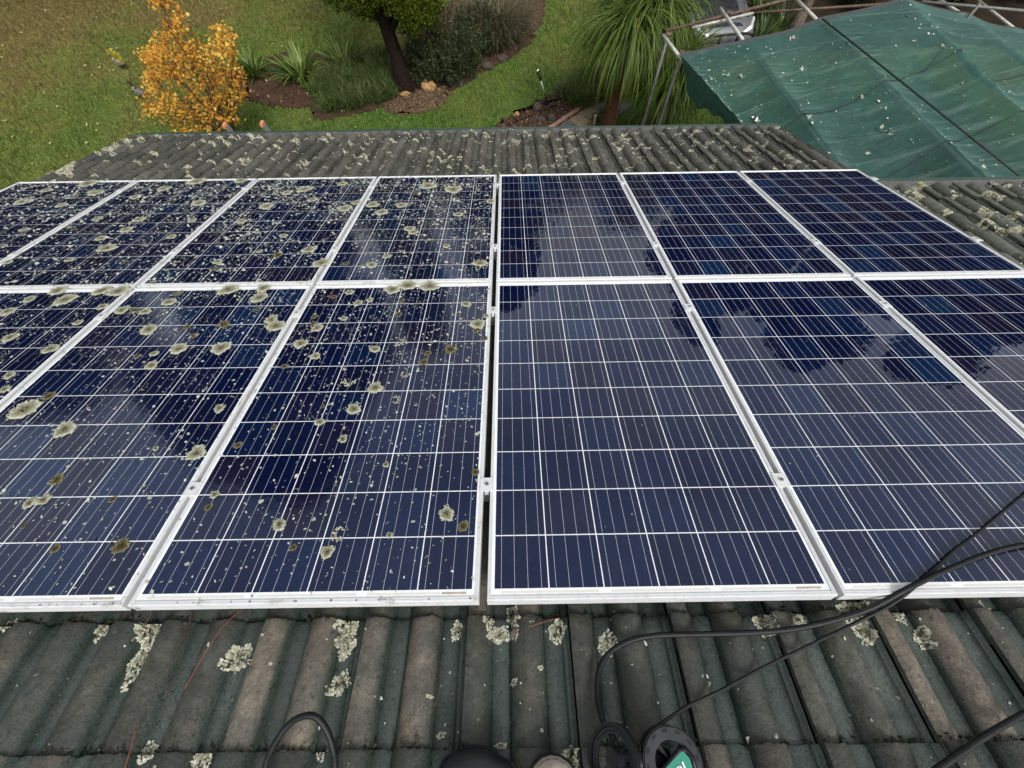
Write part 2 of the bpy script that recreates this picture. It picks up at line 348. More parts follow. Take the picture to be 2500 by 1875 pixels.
# fallen leaves on the lawn, bark chips on the beds
def flakes(name, P, size, mat, k=5, label=None, cat=None, parent=None, lift=.01, nrm=None, rim=None, origin=None, tilt=.25):
    n = len(P); P = np.asarray(P, float); az = rng.uniform(0, 6.28, n); el = rng.uniform(.45, 1., n)
    size = np.asarray(size)*np.ones(n); nx = np.array([1., 0, 0]); ny = np.array([0, 1., 0]); nn = np.array([0, 0, 1.])
    if nrm is not None: nx, ny, nn = nrm
    Vs = []; tl = rng.normal(0, tilt, (n, 2))
    for i in range(k):
        t = az+2*math.pi*i/k; r = size*rng.uniform(.6, 1.15, n)
        cx = r*np.cos(t); cy = r*el*np.sin(t); c, s = np.cos(az*3), np.sin(az*3)
        x = cx*c-cy*s; y = cx*s+cy*c; z = lift+(tl[:, 0]*x+tl[:, 1]*y)
        Vs.append(P+x[:, None]*nx+y[:, None]*ny+z[:, None]*nn)
    V = np.stack(Vs, 1).reshape(-1, 3); F = np.arange(n*k).reshape(n, k); r = rng.random(n)
    o = obj(name, V, F, mat, parent, attrs={'rnd': np.repeat(r, k), 'rim': np.repeat(r if rim is None else rim, k)}, origin=origin)
    return tag(o, label, cat, kind='stuff')
M_YLEAF = leafmat('fallen_leaf', [(0, (.30, .24, .07)), (.5, (.42, .36, .16)), (1, (.5, .47, .3))], .6, .1)
fl = np.c_[rng.uniform(-18, -3, 420), rng.uniform(8.5, 18, 420), np.full(420, GZ+.03)]
fl = fl[rng.random(420) < np.clip((-fl[:, 0]-2)/12, .1, 1)]
flakes('fallen_leaves', fl, rng.uniform(.02, .05, len(fl)), M_YLEAF, 5, 'pale yellow fallen leaves strewn over the left lawn', 'leaves', lift=.03)
M_CHIP = leafmat('bark_chip', [(0, (.02, .012, .008)), (.5, (.075, .04, .024)), (.85, (.14, .085, .055)), (1, (.24, .17, .12))], .9, 0)
for W, nm, lb in ((W1, 5200, 'dry reddish mulch and litter in the long garden bed'), (W3, 3600, 'red brown bark chips on the bed beside the path')):
    lo, hi = W.min(0), W.max(0); q = np.stack([rng.uniform(lo[0], hi[0], nm), rng.uniform(lo[1], hi[1], nm)], 1); q = q[in_poly(q[:, 0], q[:, 1], W)]
    flakes('bark_chips', np.c_[q, np.full(len(q), GZ+.05)], rng.uniform(.014, .045, len(q)), M_CHIP, 4, lb, 'mulch', lift=.012, tilt=.6)

lo, hi = W2.min(0), W2.max(0); q = np.stack([rng.uniform(lo[0], hi[0], 1500), rng.uniform(lo[1], hi[1], 1500)], 1); q = q[in_poly(q[:, 0], q[:, 1], W2)]
M_STRAW = leafmat('dry_straw', [(0, (.05, .034, .018)), (.6, (.11, .074, .042)), (1, (.2, .145, .085))], .9, 0)
flakes('dry_litter', np.c_[q, np.full(len(q), GZ+.055)], rng.uniform(.012, .04, len(q)), M_STRAW, 4, 'dry straw litter on the bare soil patch', 'litter', lift=.01, tilt=.5)
# paving slabs in two courses, brick edging
path = empty('stepping_path', (*G(1386.4, 295.7)[:2], GZ), 'narrow path of square tan and grey slabs beside the mulch bed', 'path')
M_SLAB = plain('tan_slab', (.24, .185, .105), .85, var=.3, scale=9, bmp=.2); M_SLABG = plain('grey_slab', (.105, .108, .11), .75, var=.3, scale=9, bmp=.2)
ea = np.array([.30, .28]); ea /= np.linalg.norm(ea); eb = np.array([ea[1], -ea[0]]); o0 = G(1386.4, 295.7)[:2]
ang = math.atan2(ea[1], ea[0]); tones = {(0, 0): 0, (1, 0): 0, (0, 1): 0, (1, 1): 0}
mt, mg = [mesh('slab', *(lambda m: (m.V, m.F))(MB().box((0, 0, 0), (.392, .392, .05))), (M,)) for M in (M_SLAB, M_SLABG)]
for i in range(-3, 4):
    for j in range(2):
        c = o0+ea*(.41*(i+.5))+eb*(.41*(j+.5))
        s = link('slab', mt if tones.get((i, j), 1) == 0 else mg, path, (c[0]-o0[0], c[1]-o0[1], .02+rng.normal(0, .004)))
        s.rotation_euler = (rng.normal(0, .01), rng.normal(0, .01), ang)
M_BRICK = plain('pale_pink_brick', (.36, .2, .15), .9, var=.25, scale=30, bmp=.3)
edge = empty('brick_edging', (*G(1352, 312)[:2], GZ), 'row of pale pink bricks edging the path', 'edging')
bm = mesh('brick', *(lambda m: (m.V, m.F))(MB().box((0, 0, 0), (.225, .105, .09))), (M_BRICK,))
for i in range(-3, 8):
    c = o0-eb*.09+ea*(.24*i-.5); s = link('brick', bm, edge, (c[0]-edge.location.x, c[1]-edge.location.y, .03)); s.rotation_euler = (0, 0, ang+rng.normal(0, .03))

# ================================================================== HOUSE
GAUGE, TW = .297, .30; H0 = -.134; UL, UR, VE, VE2 = -4.283, 3.217, 4.99, 3.235
HB = np.array([0., 3.9, GZ])
house = empty('house', HB, 'house roof of weathered green concrete tiles carrying the solar panels', 'house')
def prof(x):
    x = np.asarray(x, float) % TW; z = np.zeros_like(x)
    for c in (.024, .175, .324):
        d = np.abs(x-c); z = np.maximum(z, np.where(d < .048, .043*np.cos(np.pi*d/.096)**.5, 0))
    lip = np.clip((x-.281)/.018, 0, 1); z = np.where(x > .281, .016*lip, z)
    for g in (.0745, .1265, .2245, .279): z = z-.0035*np.clip(1-np.abs(x-g)/.003, 0, 1)
    return z
SL = .05
V0 = -.043                       # front edge of one near course; fronts at V0 + k*GAUGE
def surf(u, v):
    """roof surface height n at roof coordinates"""
    k = np.ceil((np.asarray(v)-V0)/GAUGE-1e-6); f = V0+k*GAUGE; return H0+prof(np.asarray(u)-UL)-SL*(f-np.asarray(v))
xs = np.array([.001, .008, .016, .024, .034, .044, .054, .063, .069, .0715, .0745, .078, .10, .123, .1265, .1285, .131, .136, .145, .155, .165, .175, .185, .195, .205, .214, .219, .2215, .2245, .228, .25, .276, .279, .2825, .290, .2975])
def tile_mesh(seed, age, chip=0.):
    r = np.random.default_rng(seed); z = prof(xs); z[-1] = .016; n = len(xs); zc = np.clip((z-.014)/.014, 0, 1)*(xs < .28)
    ys = [-.385, -.30, -.2, -.1, -.012, 0]; V = []; A = []; F = []; sm = []
    for y in ys:
        for i in range(n):
            V.append((xs[i], y+(r.normal(0, .0016) if y == 0 else 0), z[i]+SL*y-(.0035 if y == 0 else 0)+r.normal(0, .0006))); A.append(zc[i])
    V0_, A0_ = list(V), list(A); V, A = [], []; br = [0]+[int(np.argmin(np.abs(xs-g))) for g in (.0745, .1265, .2245, .279)]+[n-1]; ny = len(ys)
    for a_, b_ in zip(br[:-1], br[1:]):      # every strip has its own vertices, so its edges stay crisp
        w_ = b_-a_+1; o_ = len(V)
        for j in range(ny): V += V0_[j*n+a_:j*n+b_+1]; A += A0_[j*n+a_:j*n+b_+1]
        for j in range(ny-1):
            for i in range(w_-1): F.append([o_+j*w_+i, o_+j*w_+i+1, o_+(j+1)*w_+i+1, o_+(j+1)*w_+i])
    nt_ = len(F); b = len(V); top = (len(ys)-1)*n
    for i in range(n): V.append(V0_[top+i]); A.append(zc[i])
    for i in range(n): V.append((xs[i], -.004, z[i]-.0165)); A.append(0)
    for i in range(n-1): F.append([b+i, b+i+1, b+n+i+1, b+n+i])
    c = len(V)
    for y in (-.385, 0): V += [(xs[0], y, z[0]+SL*y-.0005), (xs[0], y, z[0]+SL*y-.016)]; A += [.3, .3]
    F.append([c, c+2, c+3, c+1])
    c = len(V)
    for y in (-.385, 0): V += [(xs[-1], y, z[-1]+SL*y-.0005), (xs[-1], y, z[-1]+SL*y-.016)]; A += [.3, .3]
    F.append([c, c+1, c+3, c+2])
    me = mesh('roof_tile', V, F, (M_TILE,), attrs={'crest': A, 'age': np.full(len(V), age), 'rnd': np.full(len(V), chip)})
    me.polygons.foreach_set('use_smooth', np.array([k < nt_ for k in range(len(F))])); return me
T_NEAR = [tile_mesh(k, .0) for k in range(4)]; T_FAR = [tile_mesh(20+k, .8) for k in range(3)]; T_RIGHT = [tile_mesh(40+k, 1.) for k in range(3)]
TV = np.array([v.co[:] for v in T_NEAR[0].vertices]); TF = [list(p.vertices) for p in T_NEAR[0].polygons]
tiles = {}; rest = []
KMIN, KMAX = -5, 16
for k in range(KMIN, KMAX+1):
    front = V0+(k+1)*GAUGE
    for i in range(0, 36):
        u0 = UL+i*TW
        if u0 > 6.2: continue
        if front > (VE2+.06 if u0 >= UR-.05 else VE+.06): continue
        loc = RW(u0, front, H0)-HB; near = front < .35
        vis = (near and -2.5 < u0 < 2.3 and front > -.95) or (front > 3.30 and u0 < UR-.05) or (u0 >= UR-.35 and 1.35 < front and u0 < 4.75)
        if not vis: rest.append((u0, front)); continue
        pool = T_NEAR if near else (T_RIGHT if u0 >= UR-.35 and front < 3.5 else T_FAR)
        o = link('roof_tile', random.choice(pool), house, loc); o.rotation_euler = (-PITCH+random.gauss(0, .004), random.gauss(0, .004), random.gauss(0, .003)); tiles[(k, i)] = o
RVs = []; RFs = []; off = 0; lens = []
for (u0, f) in rest:
    RVs.append((TV+np.array([u0, f, H0])) @ A3.T-HB); RFs += [[x+off for x in fc] for fc in TF]; off += len(TV)
cr = np.array([a.value for a in T_NEAR[0].attributes['crest'].data])
tag(obj('roof_tiles', np.vstack(RVs), RFs, M_TILE, house, attrs={'crest': np.tile(cr, len(rest)), 'age': np.full(off, .5), 'rnd': np.zeros(off)}), kind='stuff')
def roof_box(mb, u0, u1, v0, v1, n0, n1, m=0):
    P = [RW(u, v, nn)-HB for u in (u0, u1) for v in (v0, v1) for nn in (n0, n1)]
    mb.add(P, [[0, 1, 3, 2], [4, 6, 7, 5], [0, 4, 5, 1], [2, 3, 7, 6], [0, 2, 6, 4], [1, 5, 7, 3]], m)
mb = MB(); roof_box(mb, UL+.02, UR-.02, -1.5, VE-.06, H0-.09, H0-.045); roof_box(mb, UR-.02, 6.4, -1.5, VE2-.06, H0-.09, H0-.045); mb.obj('roof_underlay', M_DARK, house)
# gutters: channel with rolled lip
M_GUT = plain('green_gutter_paint', (.03, .055, .042), .4, var=.2); M_GUTI = plain('pale_gutter_inside', (.17, .175, .175), .6, var=.25, scale=14)
def gutter(u0, u1, ve):
    e = RW(0, ve, H0-.012); y0, z0 = e[1]-HB[1], e[2]-HB[2]
    pr = [(-.02, -.01), (-.02, -.085), (.092, -.085), (.097, -.004), (.100, .002), (.122, .002), (.125, -.012), (.118, -.016), (.103, -.018), (.100, -.092), (-.024, -.092), (-.024, -.01)]
    V = [(u, y0+p[0], z0+p[1]) for u in (u0, u1) for p in pr]; n = len(pr)
    F = [[i, (i+1) % n, n+(i+1) % n, n+i] for i in range(n)]; mi = [1 if i < 3 else 0 for i in range(n)]
    obj('gutter', V, F+[list(range(n))[::-1], list(range(n, 2*n))], [M_GUT, M_GUTI], house, midx=mi+[0, 0])
    mbx = MB(); mbx.box(((u0+u1)/2, y0-.04, z0-.09), (u1-u0-.04, .02, .2)); mbx.obj('fascia', M_GUT, house)
gutter(UL+.02, UR-.01, VE); gutter(UR+.02, 6.4, VE2)
mb = MB(); roof_box(mb, UL-.03, UL-.004, -1.5, VE-.02, H0-.16, H0-.012); mb.obj('barge_board', M_GUT, house)
mb = MB(); roof_box(mb, UR-.002, UR+.022, VE2+.03, VE-.02, H0-.16, H0-.012); mb.obj('barge_board', M_GUT, house)
M_WALL = plain('cream_wall', (.45, .4, .32), .9, var=.12, scale=8, bmp=.2)
ye = RW(0, VE, H0)[1]; ye2 = RW(0, VE2, H0)[1]
def wallbox(x0, x1, y0, y1, z1):
    m = MB(); m.box(((x0+x1)/2, (y0+y1)/2-HB[1], (z1-GZ)/2-.02), (x1-x0, y1-y0, z1-GZ)); return m.obj('wall', M_WALL, house)
wallbox(UL+.4, UR-.35, -1.2, ye-.5, RW(0, VE, H0)[2]-.25); wallbox(UR-.349, 6.2, -1.2, ye2-.45, RW(0, VE2, H0)[2]-.25)

# ---- lichen shapes
def rosette(seed, r, kind='disc', segs=30, rings=5):
    """lobed crusty disc, pale rim; returns local V (x, y, z), F, rim"""
    q = np.random.default_rng(seed); th = np.linspace(0, 2*np.pi, segs, endpoint=False)
    lob = 1+.10*np.sin(th*q.integers(2, 4)+q.uniform(0, 6))+.07*np.sin(th*q.integers(5, 8)+q.uniform(0, 6))+q.normal(0, .035, segs)-.05*(np.arange(segs) % 3 == 0)
    inner = 0.; V = []; A = []; F = []
    rr = np.linspace(0, 1, rings+1)[1:]
    if kind == 'crescent': inner = .5
    if kind != 'crescent': V.append((0, 0, .0035)); A.append(.1)
    for k, f in enumerate(rr):
        for i in range(segs):
            a = th[i]; R_ = r*lob[i]*(inner+(1-inner)*f)
            if kind == 'crescent':
                cut = .5+.5*math.cos(a-1.5); R_ = r*lob[i]*(1-(1-f)*(.12+.5*cut))
            zz = (.0026 if f < .95 else .0004)*(1+q.normal(0, .4))+.0004*math.sin(9*a)
            V.append((R_*math.cos(a), R_*math.sin(a), max(zz, .0004))); A.append(min(1, max(0, f**2.2*.95+q.normal(0, .10))) if kind != 'crescent' else .75+q.normal(0, .1))
    o = 0 if kind == 'crescent' else 1
    if o: F += [[0, 1+i, 1+(i+1) % segs] for i in range(segs)]
    for k in range(rings-1):
        b0 = o+k*segs
        F += [[b0+i, b0+(i+1) % segs, b0+segs+(i+1) % segs, b0+segs+i] for i in range(segs)]
    if kind == 'crescent': V, F, A = [], [], []
    for k in range(95 if kind == 'crescent' else 70):
        a = q.uniform(0, 6.283); f = q.uniform(.8, 1.14)*np.interp(a, th, lob, period=6.283)
        if kind == 'crescent':
            if math.cos(a-1.5) > .35 and q.random() < .85: continue
            f = q.uniform(.45, 1.08)
        sz = q.uniform(.05, .13); b0 = len(V); n_ = 6; rm = float(np.clip(q.normal(.85, .18), 0, 1)); hz = q.uniform(.0012, .0036)
        for j in range(n_):
            t_ = 6.283*j/n_; V.append((r*(f*math.cos(a)+sz*q.uniform(.6, 1.2)*math.cos(t_)), r*(f*math.sin(a)+sz*q.uniform(.6, 1.2)*math.sin(t_)), hz+q.normal(0, .0003))); A.append(rm)
        F.append(list(range(b0, b0+n_)))
    return np.array(V), F, np.array(A)
PV = [mesh('lichen', *rosette(s, 1., 'disc', 42, 6)[:2], (M_LP,), True, {'rim': rosette(s, 1., 'disc', 42, 6)[2]}) for s in range(16)]
PC = [mesh('lichen', *rosette(s, 1., 'crescent', 26, 3)[:2], (M_LP,), True, {'rim': rosette(s, 1., 'crescent', 26, 3)[2]}) for s in range(50, 54)]
PD = [mesh('lichen', *rosette(s, 1., 'disc', 22, 4)[:2], (M_LD,), True, {'rim': rosette(s, 1., 'disc', 22, 4)[2]}) for s in range(80, 84)]

# ================================================================== SOLAR PANELS
PW, PH, CPX = .992, 1.65, .159; CW, CH = 6*CPX-.003, 10*CPX-.003; MX, MY = (PW-CW)/2, (PH-CH)/2
GU, GU2, GV = .0648, .0578, .080
def cell_mesh(mat):
    c = .1555; mb = MB(); h = c/2; b = .002
    mb.add([(-h, -h, 0), (h, -h, 0), (h, h, 0), (-h, h, 0)], [[0, 1, 2, 3]], 0)
    for x in (-.0585, -.0195, .0195, .0585): mb.add([(x-.0005, -CPX/2+.0008, .0002), (x+.0005, -CPX/2+.0008, .0002), (x+.0005, CPX/2-.0008, .0002), (x-.0005, CPX/2-.0008, .0002)], [[0, 1, 2, 3]], 1)
    return mesh('cell', mb.V, mb.F, (mat, M_BUS), midx=mb.M)
ME_CELL = {False: cell_mesh(M_CELL), True: cell_mesh(M_CELLD)}
FP = [(0, -.040), (0, -.0022), (.0012, 0), (.0058, 0), (.0062, -.0012), (.0070, -.0012), (.0074, 0), (.0115, 0), (.0125, -.0032), (.0125, -.008), (.003, -.008), (.003, -.036), (.025, -.0365), (.025, -.040)]
def bar_mesh(length, mat):
    n = len(FP); V = [(x, y, z) for (y, z) in FP for x in (y, length-y)]
    F = [[2*i, 2*i+1, 2*((i+1) % n)+1, 2*((i+1) % n)] for i in range(n)]
    return mesh('frame_bar', V, F, (mat,))
BARS = {False: (bar_mesh(PW, M_ALU), bar_mesh(PH, M_ALU)), True: (bar_mesh(PW, M_ALUX), bar_mesh(PH, M_ALUX))}
ME_LAM = mesh('backsheet', [(.004, .004, -.0030), (PW-.004, .004, -.0030), (PW-.004, PH-.004, -.0030), (.004, PH-.004, -.0030)], [[0, 1, 2, 3]], (M_BACK,))
def strip(x0, x1, y0, y1, z, mat, nm): return mesh(nm, [(x0, y0, z), (x1, y0, z), (x1, y1, z), (x0, y1, z)], [[0, 1, 2, 3]], (mat,))
ME_ST = [strip(MX+a, MX+b_, .0185, .0245, -.0026, M_STRIP, 'ribbon_strip') for a, b_ in ((.02, .30), (.335, .62), (.65, .86))]
ME_BC = strip(MX+.865, MX+.935, .019, .0245, -.0024, M_CODE, 'barcode_sticker')
ROWN = ['near row', 'far row']
DESC = {(0, 0): 'leftmost panel, mostly outside the picture', (0, 1): 'third dirty panel left of the wide centre gap', (0, 2): 'second dirty panel left of the wide centre gap', (0, 3): 'dirty panel directly left of the wide centre gap',
        (1, 0): 'heavily lichened leftmost panel', (1, 1): 'heavily lichened second panel from the left end', (1, 2): 'lichen speckled third panel from the left end', (1, 3): 'lichen speckled panel directly left of the centre gap',
        (0, 4): 'clean panel directly right of the wide centre gap', (0, 5): 'clean second panel right of the centre gap', (0, 6): 'clean panel cut off by the right picture edge',
        (1, 4): 'clean panel directly right of the centre gap, reflecting a tree', (1, 5): 'clean middle one of the three right panels', (1, 6): 'clean dark panel at the right end'}
panels = {}
def panel_uv(r, i):
    u = (i-4)*(CW+GU2)-MX if i >= 4 else -GU-CW-(3-i)*(CW+GU2)-MX
    return u, r*(CH+GV)-MY
PR = (-PITCH, 0, 0)
for r in range(2):
    for i in range(7):
        u, v = panel_uv(r, i); dirty = i < 4
        e = empty('solar_panel', RW(u, v, 0), 'blue %s of the %s' % (DESC[(r, i)], ROWN[r]), 'solar panel', 'solar panels in two rows on the roof', PR); panels[(r, i)] = e
        link('backsheet', ME_LAM, e); ME_BS, ME_BL = BARS[dirty]
        for me, loc, rz in ((ME_BS, (0, 0, 0), 0), (ME_BS, (PW, PH, 0), math.pi), (ME_BL, (PW, 0, 0), math.pi/2), (ME_BL, (0, PH, 0), -math.pi/2)):
            o = link('frame_bar', me, e, loc); o.rotation_euler = (0, 0, rz)
        for a in range(6):
            for b_ in range(10): link('cell', ME_CELL[dirty], e, (MX+CPX*(a+.5)-.0015, MY+CPX*(b_+.5)-.0015, -.0026))
        for me in ME_ST: link('ribbon_strip', me, e)
        link('barcode_sticker', ME_BC, e)
# rails and clamps
RAILV = [.338, 1.355, .338+CH+GV+.03, 1.355+CH+GV+.05]
for k, v in enumerate(RAILV):
    u0 = panel_uv(0, 0)[0]-.05; u1 = panel_uv(0, 6)[0]+PW+.05; c = RW((u0+u1)/2, v, -.062)
    mb = MB(); mb.box((0, 0, 0), (u1-u0, .04, .04)); o = mb.obj('mounting_rail', M_ALUD, loc=c); o.rotation_euler = PR
    tag(o, 'aluminium mounting rail seen in the gaps under the %s, %s one' % (ROWN[k//2], ['nearer the camera', 'farther from the camera'][k % 2]), 'rail', 'mounting rails under the panels')
def clamp_meshes():
    m = MB(); m.box((0, 0, .0015), (.046, .052, .003)); m.box((0, .0, -.012), (.014, .05, .024))
    plate = mesh('plate', m.V, m.F, (M_ALU,)); V, F = tube([(0, 0, .003), (0, 0, .0075)], .0075, 12); ring = mesh('bolt', V, F, (M_ALUD,))
    V, F = tube([(0, 0, .0074), (0, 0, .0078)], .004, 8); sock = mesh('bolt_socket', V, F, (M_DARK,)); return plate, ring, sock
CPL, CBO, CSO = clamp_meshes(); ORD = ['first', 'second', 'third', 'fourth', 'fifth', 'sixth', 'seventh']
for k, v in enumerate(RAILV):
    for i in range(7):
        ul = panel_uv(0, i)[0]+PW; ur = panel_uv(0, i+1)[0] if i < 6 else ul+.018
        if k < 2 and i == 0: continue
        nm = 'mid_clamp' if i < 6 else 'end_clamp'
        lb = ('aluminium clamp in %s panel gap from left, on %s rail from camera' % (ORD[i], ORD[k])) if i < 6 else 'aluminium end clamp at the right panel edge, on the %s rail from the camera' % ORD[k]
        e = empty(nm, RW((ul+ur)/2, v, 0), lb, 'clamp', 'panel clamps', PR)
        link('plate', CPL, e); bo = link('bolt', CBO, e); link('bolt_socket', CSO, bo)

# ---- lichen on the panels: (x, y, half width) in photo pixels
PALE = [(159,731,27),(141,710,23),(249,710,22),(289,711,25),(412,737,18),(362,804,25),(557,708,27),(633,726,23),(644,704,20),(354,760,16),(436,851,23),(539,849,27),(674,796,24),(662,780,18),(734,838,20),
 (774,800,18),(770,869,14),(535,997,15),(60,999,33),(157,1048,29),(11,950,15),(22,916,15),(123,851,20),(25,823,18),(18,760,18),(190,787,12),(72,730,14),(250,748,15),(297,757,18),(369,892,17),(376,863,11),
 (479,1106,28),(380,1095,8),(72,1227,17),(105,1220,18),(682,1280,18),(524,1207,11),(839,777,11),(915,852,13),(916,946,19),(863,998,20),(780,1030,14),(837,1071,13),(1166,791,20),(1138,742,14),
 (1049,699,27),(996,697,25),(958,707,22),(853,713,12),(874,739,13),(902,732,9),(1187,772,9),(799,1347,20),(1090,1254,20),(951,1306,9),(942,1134,8),(215,448,25),(232,470,19),(480,443,24),(486,495,20),(339,535,15),
 (237,533,13),(260,605,22),(308,560,16),(246,581,14),(169,634,13),(469,537,12),(418,577,12),(588,441,18),(650,503,20),(743,461,20),(763,487,14),(836,448,15),(842,508,18),(910,499,18),(932,517,18),
 (980,500,16),(1000,558,15),(1009,566,14),(1119,523,13),(692,575,12),(754,609,19),(785,642,22),(907,646,16),(1172,642,18),(1045,453,22),(1107,462,26),(1198,492,12),(633,613,10),(531,638,12),(944,625,12),
 (870,495,13),(56,492,22),(113,464,15),(150,500,14),(60,560,13),(20,640,12),(400,460,16),(700,470,14),(1090,600,11),(590,540,12),(330,480,15)]
CRES = [(964,976,18),(975,835,17),(989,913,14),(853,930,19),(831,1303,22)]
DARK = [(327,758,13),(436,715,13),(456,798,11),(474,818,11),(546,791,16),(333,869,10),(665,789,14),(629,754,8),(767,773,10),(694,894,10),(119,966,16),(580,1086,12),(669,1042,9),(136,1171,18),(274,1219,10),
 (134,1339,12),(295,1332,23),(508,1238,11),(716,1336,10),(56,1285,7),(1100,852,16),(1044,862,10),(1035,883,13),(1165,806,14),(981,733,9),(973,767,10),(815,724,10),(788,992,6),(1185,826,7),(764,789,9),(1131,1284,16),(1161,1153,12),
 (678,622,14),(845,642,10),(520,655,10),(300,640,9),(900,560,8),(1010,470,9),(600,590,8),(180,560,9)]
def find_panel(u, v):
    for key, e in panels.items():
        pu, pv = panel_uv(*key)
        if pu <= u <= pu+PW and pv <= v <= pv+PH: return key, e
    return None, None
for lst, pool in ((PALE, PV), (CRES, PC), (DARK, PD)):
    for (x, y, hw) in lst:
        p = on_roof(x, y, 0); key, e = find_panel(p[0], p[1])
        if e is None:
            p[1] += .03; key, e = find_panel(p[0], p[1])
            if e is None: continue
        sc = on_roof(x+hw, y, 0)[0]-p[0]; pu, pv = panel_uv(*key); ins = min(p[0]-pu, pu+PW-p[0], p[1]-pv, pv+PH-p[1])
        o = link('lichen', random.choice(pool), e, (p[0]-pu, p[1]-pv, -.0022 if ins > .0125+sc else .0004))
        sc *= .86; o.scale = (sc*random.uniform(.85, 1.1), sc*random.uniform(.85, 1.1), 1 if pool is not PD else .5); o.rotation_euler = (0, 0, random.uniform(0, 6.28))
# crumbs of lichen
for (r, i), e in panels.items():
    pu, pv = panel_uv(r, i)
    if i >= 4:
        n = 14; q = np.stack([rng.uniform(.02, PW-.02, n), rng.uniform(.03, PH-.03, n)], 1)
        flakes('crumbs', np.c_[q, np.full(n, -.0024)], rng.uniform(.0015, .003, n), M_FLECK, 5, parent=e, lift=.001); continue
    n = 5600 if r else 3200
    if (r, i) == (1, 3): n = 4200
    v = rng.beta(1.0, 1.0 if r else 1.25, n); v = 1-v if not r else v
    v = np.where(rng.random(n) < (.55 if not r else .3), 1-np.abs(rng.normal(0, .33, n)) % 1, rng.random(n))
    q = np.stack([rng.uniform(.014, PW-.014, n), .014+np.clip(v, 0, 1)*(PH-.028)], 1)
    dens = .5+.5*vnoise(q, 9, 100+r*7+i); q = q[rng.random(n) < np.clip(dens*1.2, .12, 1)]; n = len(q)
    sz = .0020+.0019*rng.gamma(1.4, 1., n)*(1.45 if r else .75); sz = np.clip(sz, .0015, .015 if r else .009)
    flakes('crumbs', np.c_[q, np.full(n, -.0022)], sz, M_FLECK, 6, parent=e, lift=.0012)
    nb = 40; qb = np.stack([rng.uniform(.02, PW-.02, nb), rng.uniform(.02, PH-.02, nb)], 1)
    flakes('dark_crumbs', np.c_[qb, np.full(nb, -.0022)], rng.uniform(.0015, .005, nb), M_LD, 5, parent=e, lift=.001)
    # crumbs caught on the frame lips
    ne = 46; t_ = rng.random(ne); sel = rng.integers(0, 4, ne)
    qx = np.where(sel < 2, t_*PW, np.where(sel == 2, .006, PW-.006)); qy = np.where(sel < 2, np.where(sel == 0, .006, PH-.006), t_*PH)
    flakes('edge_crumbs', np.c_[qx, qy, np.full(ne, .0005)], rng.uniform(.0015, .004, ne), M_LD, 5, parent=e, lift=.0006)

# ---- lichen on the roof tiles (sub-parts of the tile they grow on)
def tile_at(u, v):
    i = int((u-UL)//TW); k = int(math.ceil((v-V0)/GAUGE-1e-6))-1
    return tiles.get((k, i)), UL+i*TW, V0+(k+1)*GAUGE
def tile_lichen(u, v, r, seed, el=1., mat=None, crust=True, density=1.):
    t, u0, f = tile_at(u, v)
    if t is None: return
    q = np.random.default_rng(seed); V = []; F = []; A = []
    nf = int((30+r*5200)*density); ph = q.uniform(0, 6.28, 3)
    for k in range(nf):
        a = q.uniform(0, 6.28); rr = math.sqrt(q.random())*(1+.22*math.sin(2*a+ph[0])+.16*math.sin(5*a+ph[1]))
        if q.random() < .30 and rr < .55: continue
        cu, cv = u+r*rr*math.cos(a), v+r*el*rr*math.sin(a); s = min(r*q.uniform(.06, .15), .0042)+.0010; n = 6
        b = len(V); rim = min(1, max(0, .12+.72*rr+q.normal(0, .24))); tx, ty = q.normal(0, .16, 2); ht = q.uniform(.0003, .0026)*(1-.5*rr)
        for j in range(n):
            th = 6.283*j/n; x = s*q.uniform(.6, 1.15)*math.cos(th); y = s*q.uniform(.6, 1.15)*math.sin(th)
            if cv+y > f-.001: y = f-.001-cv
            V.append((cu+x-u0, cv+y-f, float(surf(cu+x, cv+y))-H0+ht+.0012+max(-.002, tx*x+ty*y))); A.append(rim)
        F.append(list(range(b, b+n)))
    if F: link('lichen', mesh('lichen', V, F, (mat or M_LC,), attrs={'rim': A}), t)
NEARL = [(240,1530,17,1.4),(358,1538,27,1.3),(328,1617,28,1.5),(578,1603,26,1.3),(846,1535,26,1.4),(840,1565,24,1.3),(822,1666,23,1.1),(346,1835,22,.8),(486,1848,28,1.1),(4,1522,13,1.3),(777,1839,10,1.4),
 (1219,1546,23,.9),(1191,1510,13,1.7),(1252,1502,17,1.2),(1258,1546,9,1.8),(1113,1536,15,1.2),(1361,1538,20,1.4),(1484,1567,22,1.1),(1073,1792,10,.6),(1223,1819,12,.6),(1392,1848,24,1.4),(1868,1518,23,1.1),(1954,1507,16,1.2),
 (2090,1479,26,.6),(2098,1510,20,1.),(2118,1540,22,1.),(2125,1564,9,.8),(2200,1493,15,1.3),(2255,1548,16,.9),(2271,1572,11,.9),(2402,1475,15,.8),(1050,1700,7,.6),(1255,1665,7,1.2),(1320,1630,7,.7)]
for s, (x, y, hw, el) in enumerate(NEARL):
    p = on_roof(x, y, -.115); r = on_roof(x+hw, y, -.115)[0]-p[0]; tile_lichen(p[0], p[1], r, 300+s, el)
for s in range(290):          # far strip of roof
    u = rng.uniform(UL+.03, UR-.03); v = rng.uniform(3.33, VE-.02)
    if rng.random() < .45: v = V0+GAUGE*round((v-V0)/GAUGE)-rng.uniform(.01, .05)
    tile_lichen(u, min(v, VE-.01), .012+.012*rng.gamma(1.4, 1.), 500+s, rng.uniform(.6, 1.3), M_LY if s % 3 else M_LC, density=.6)
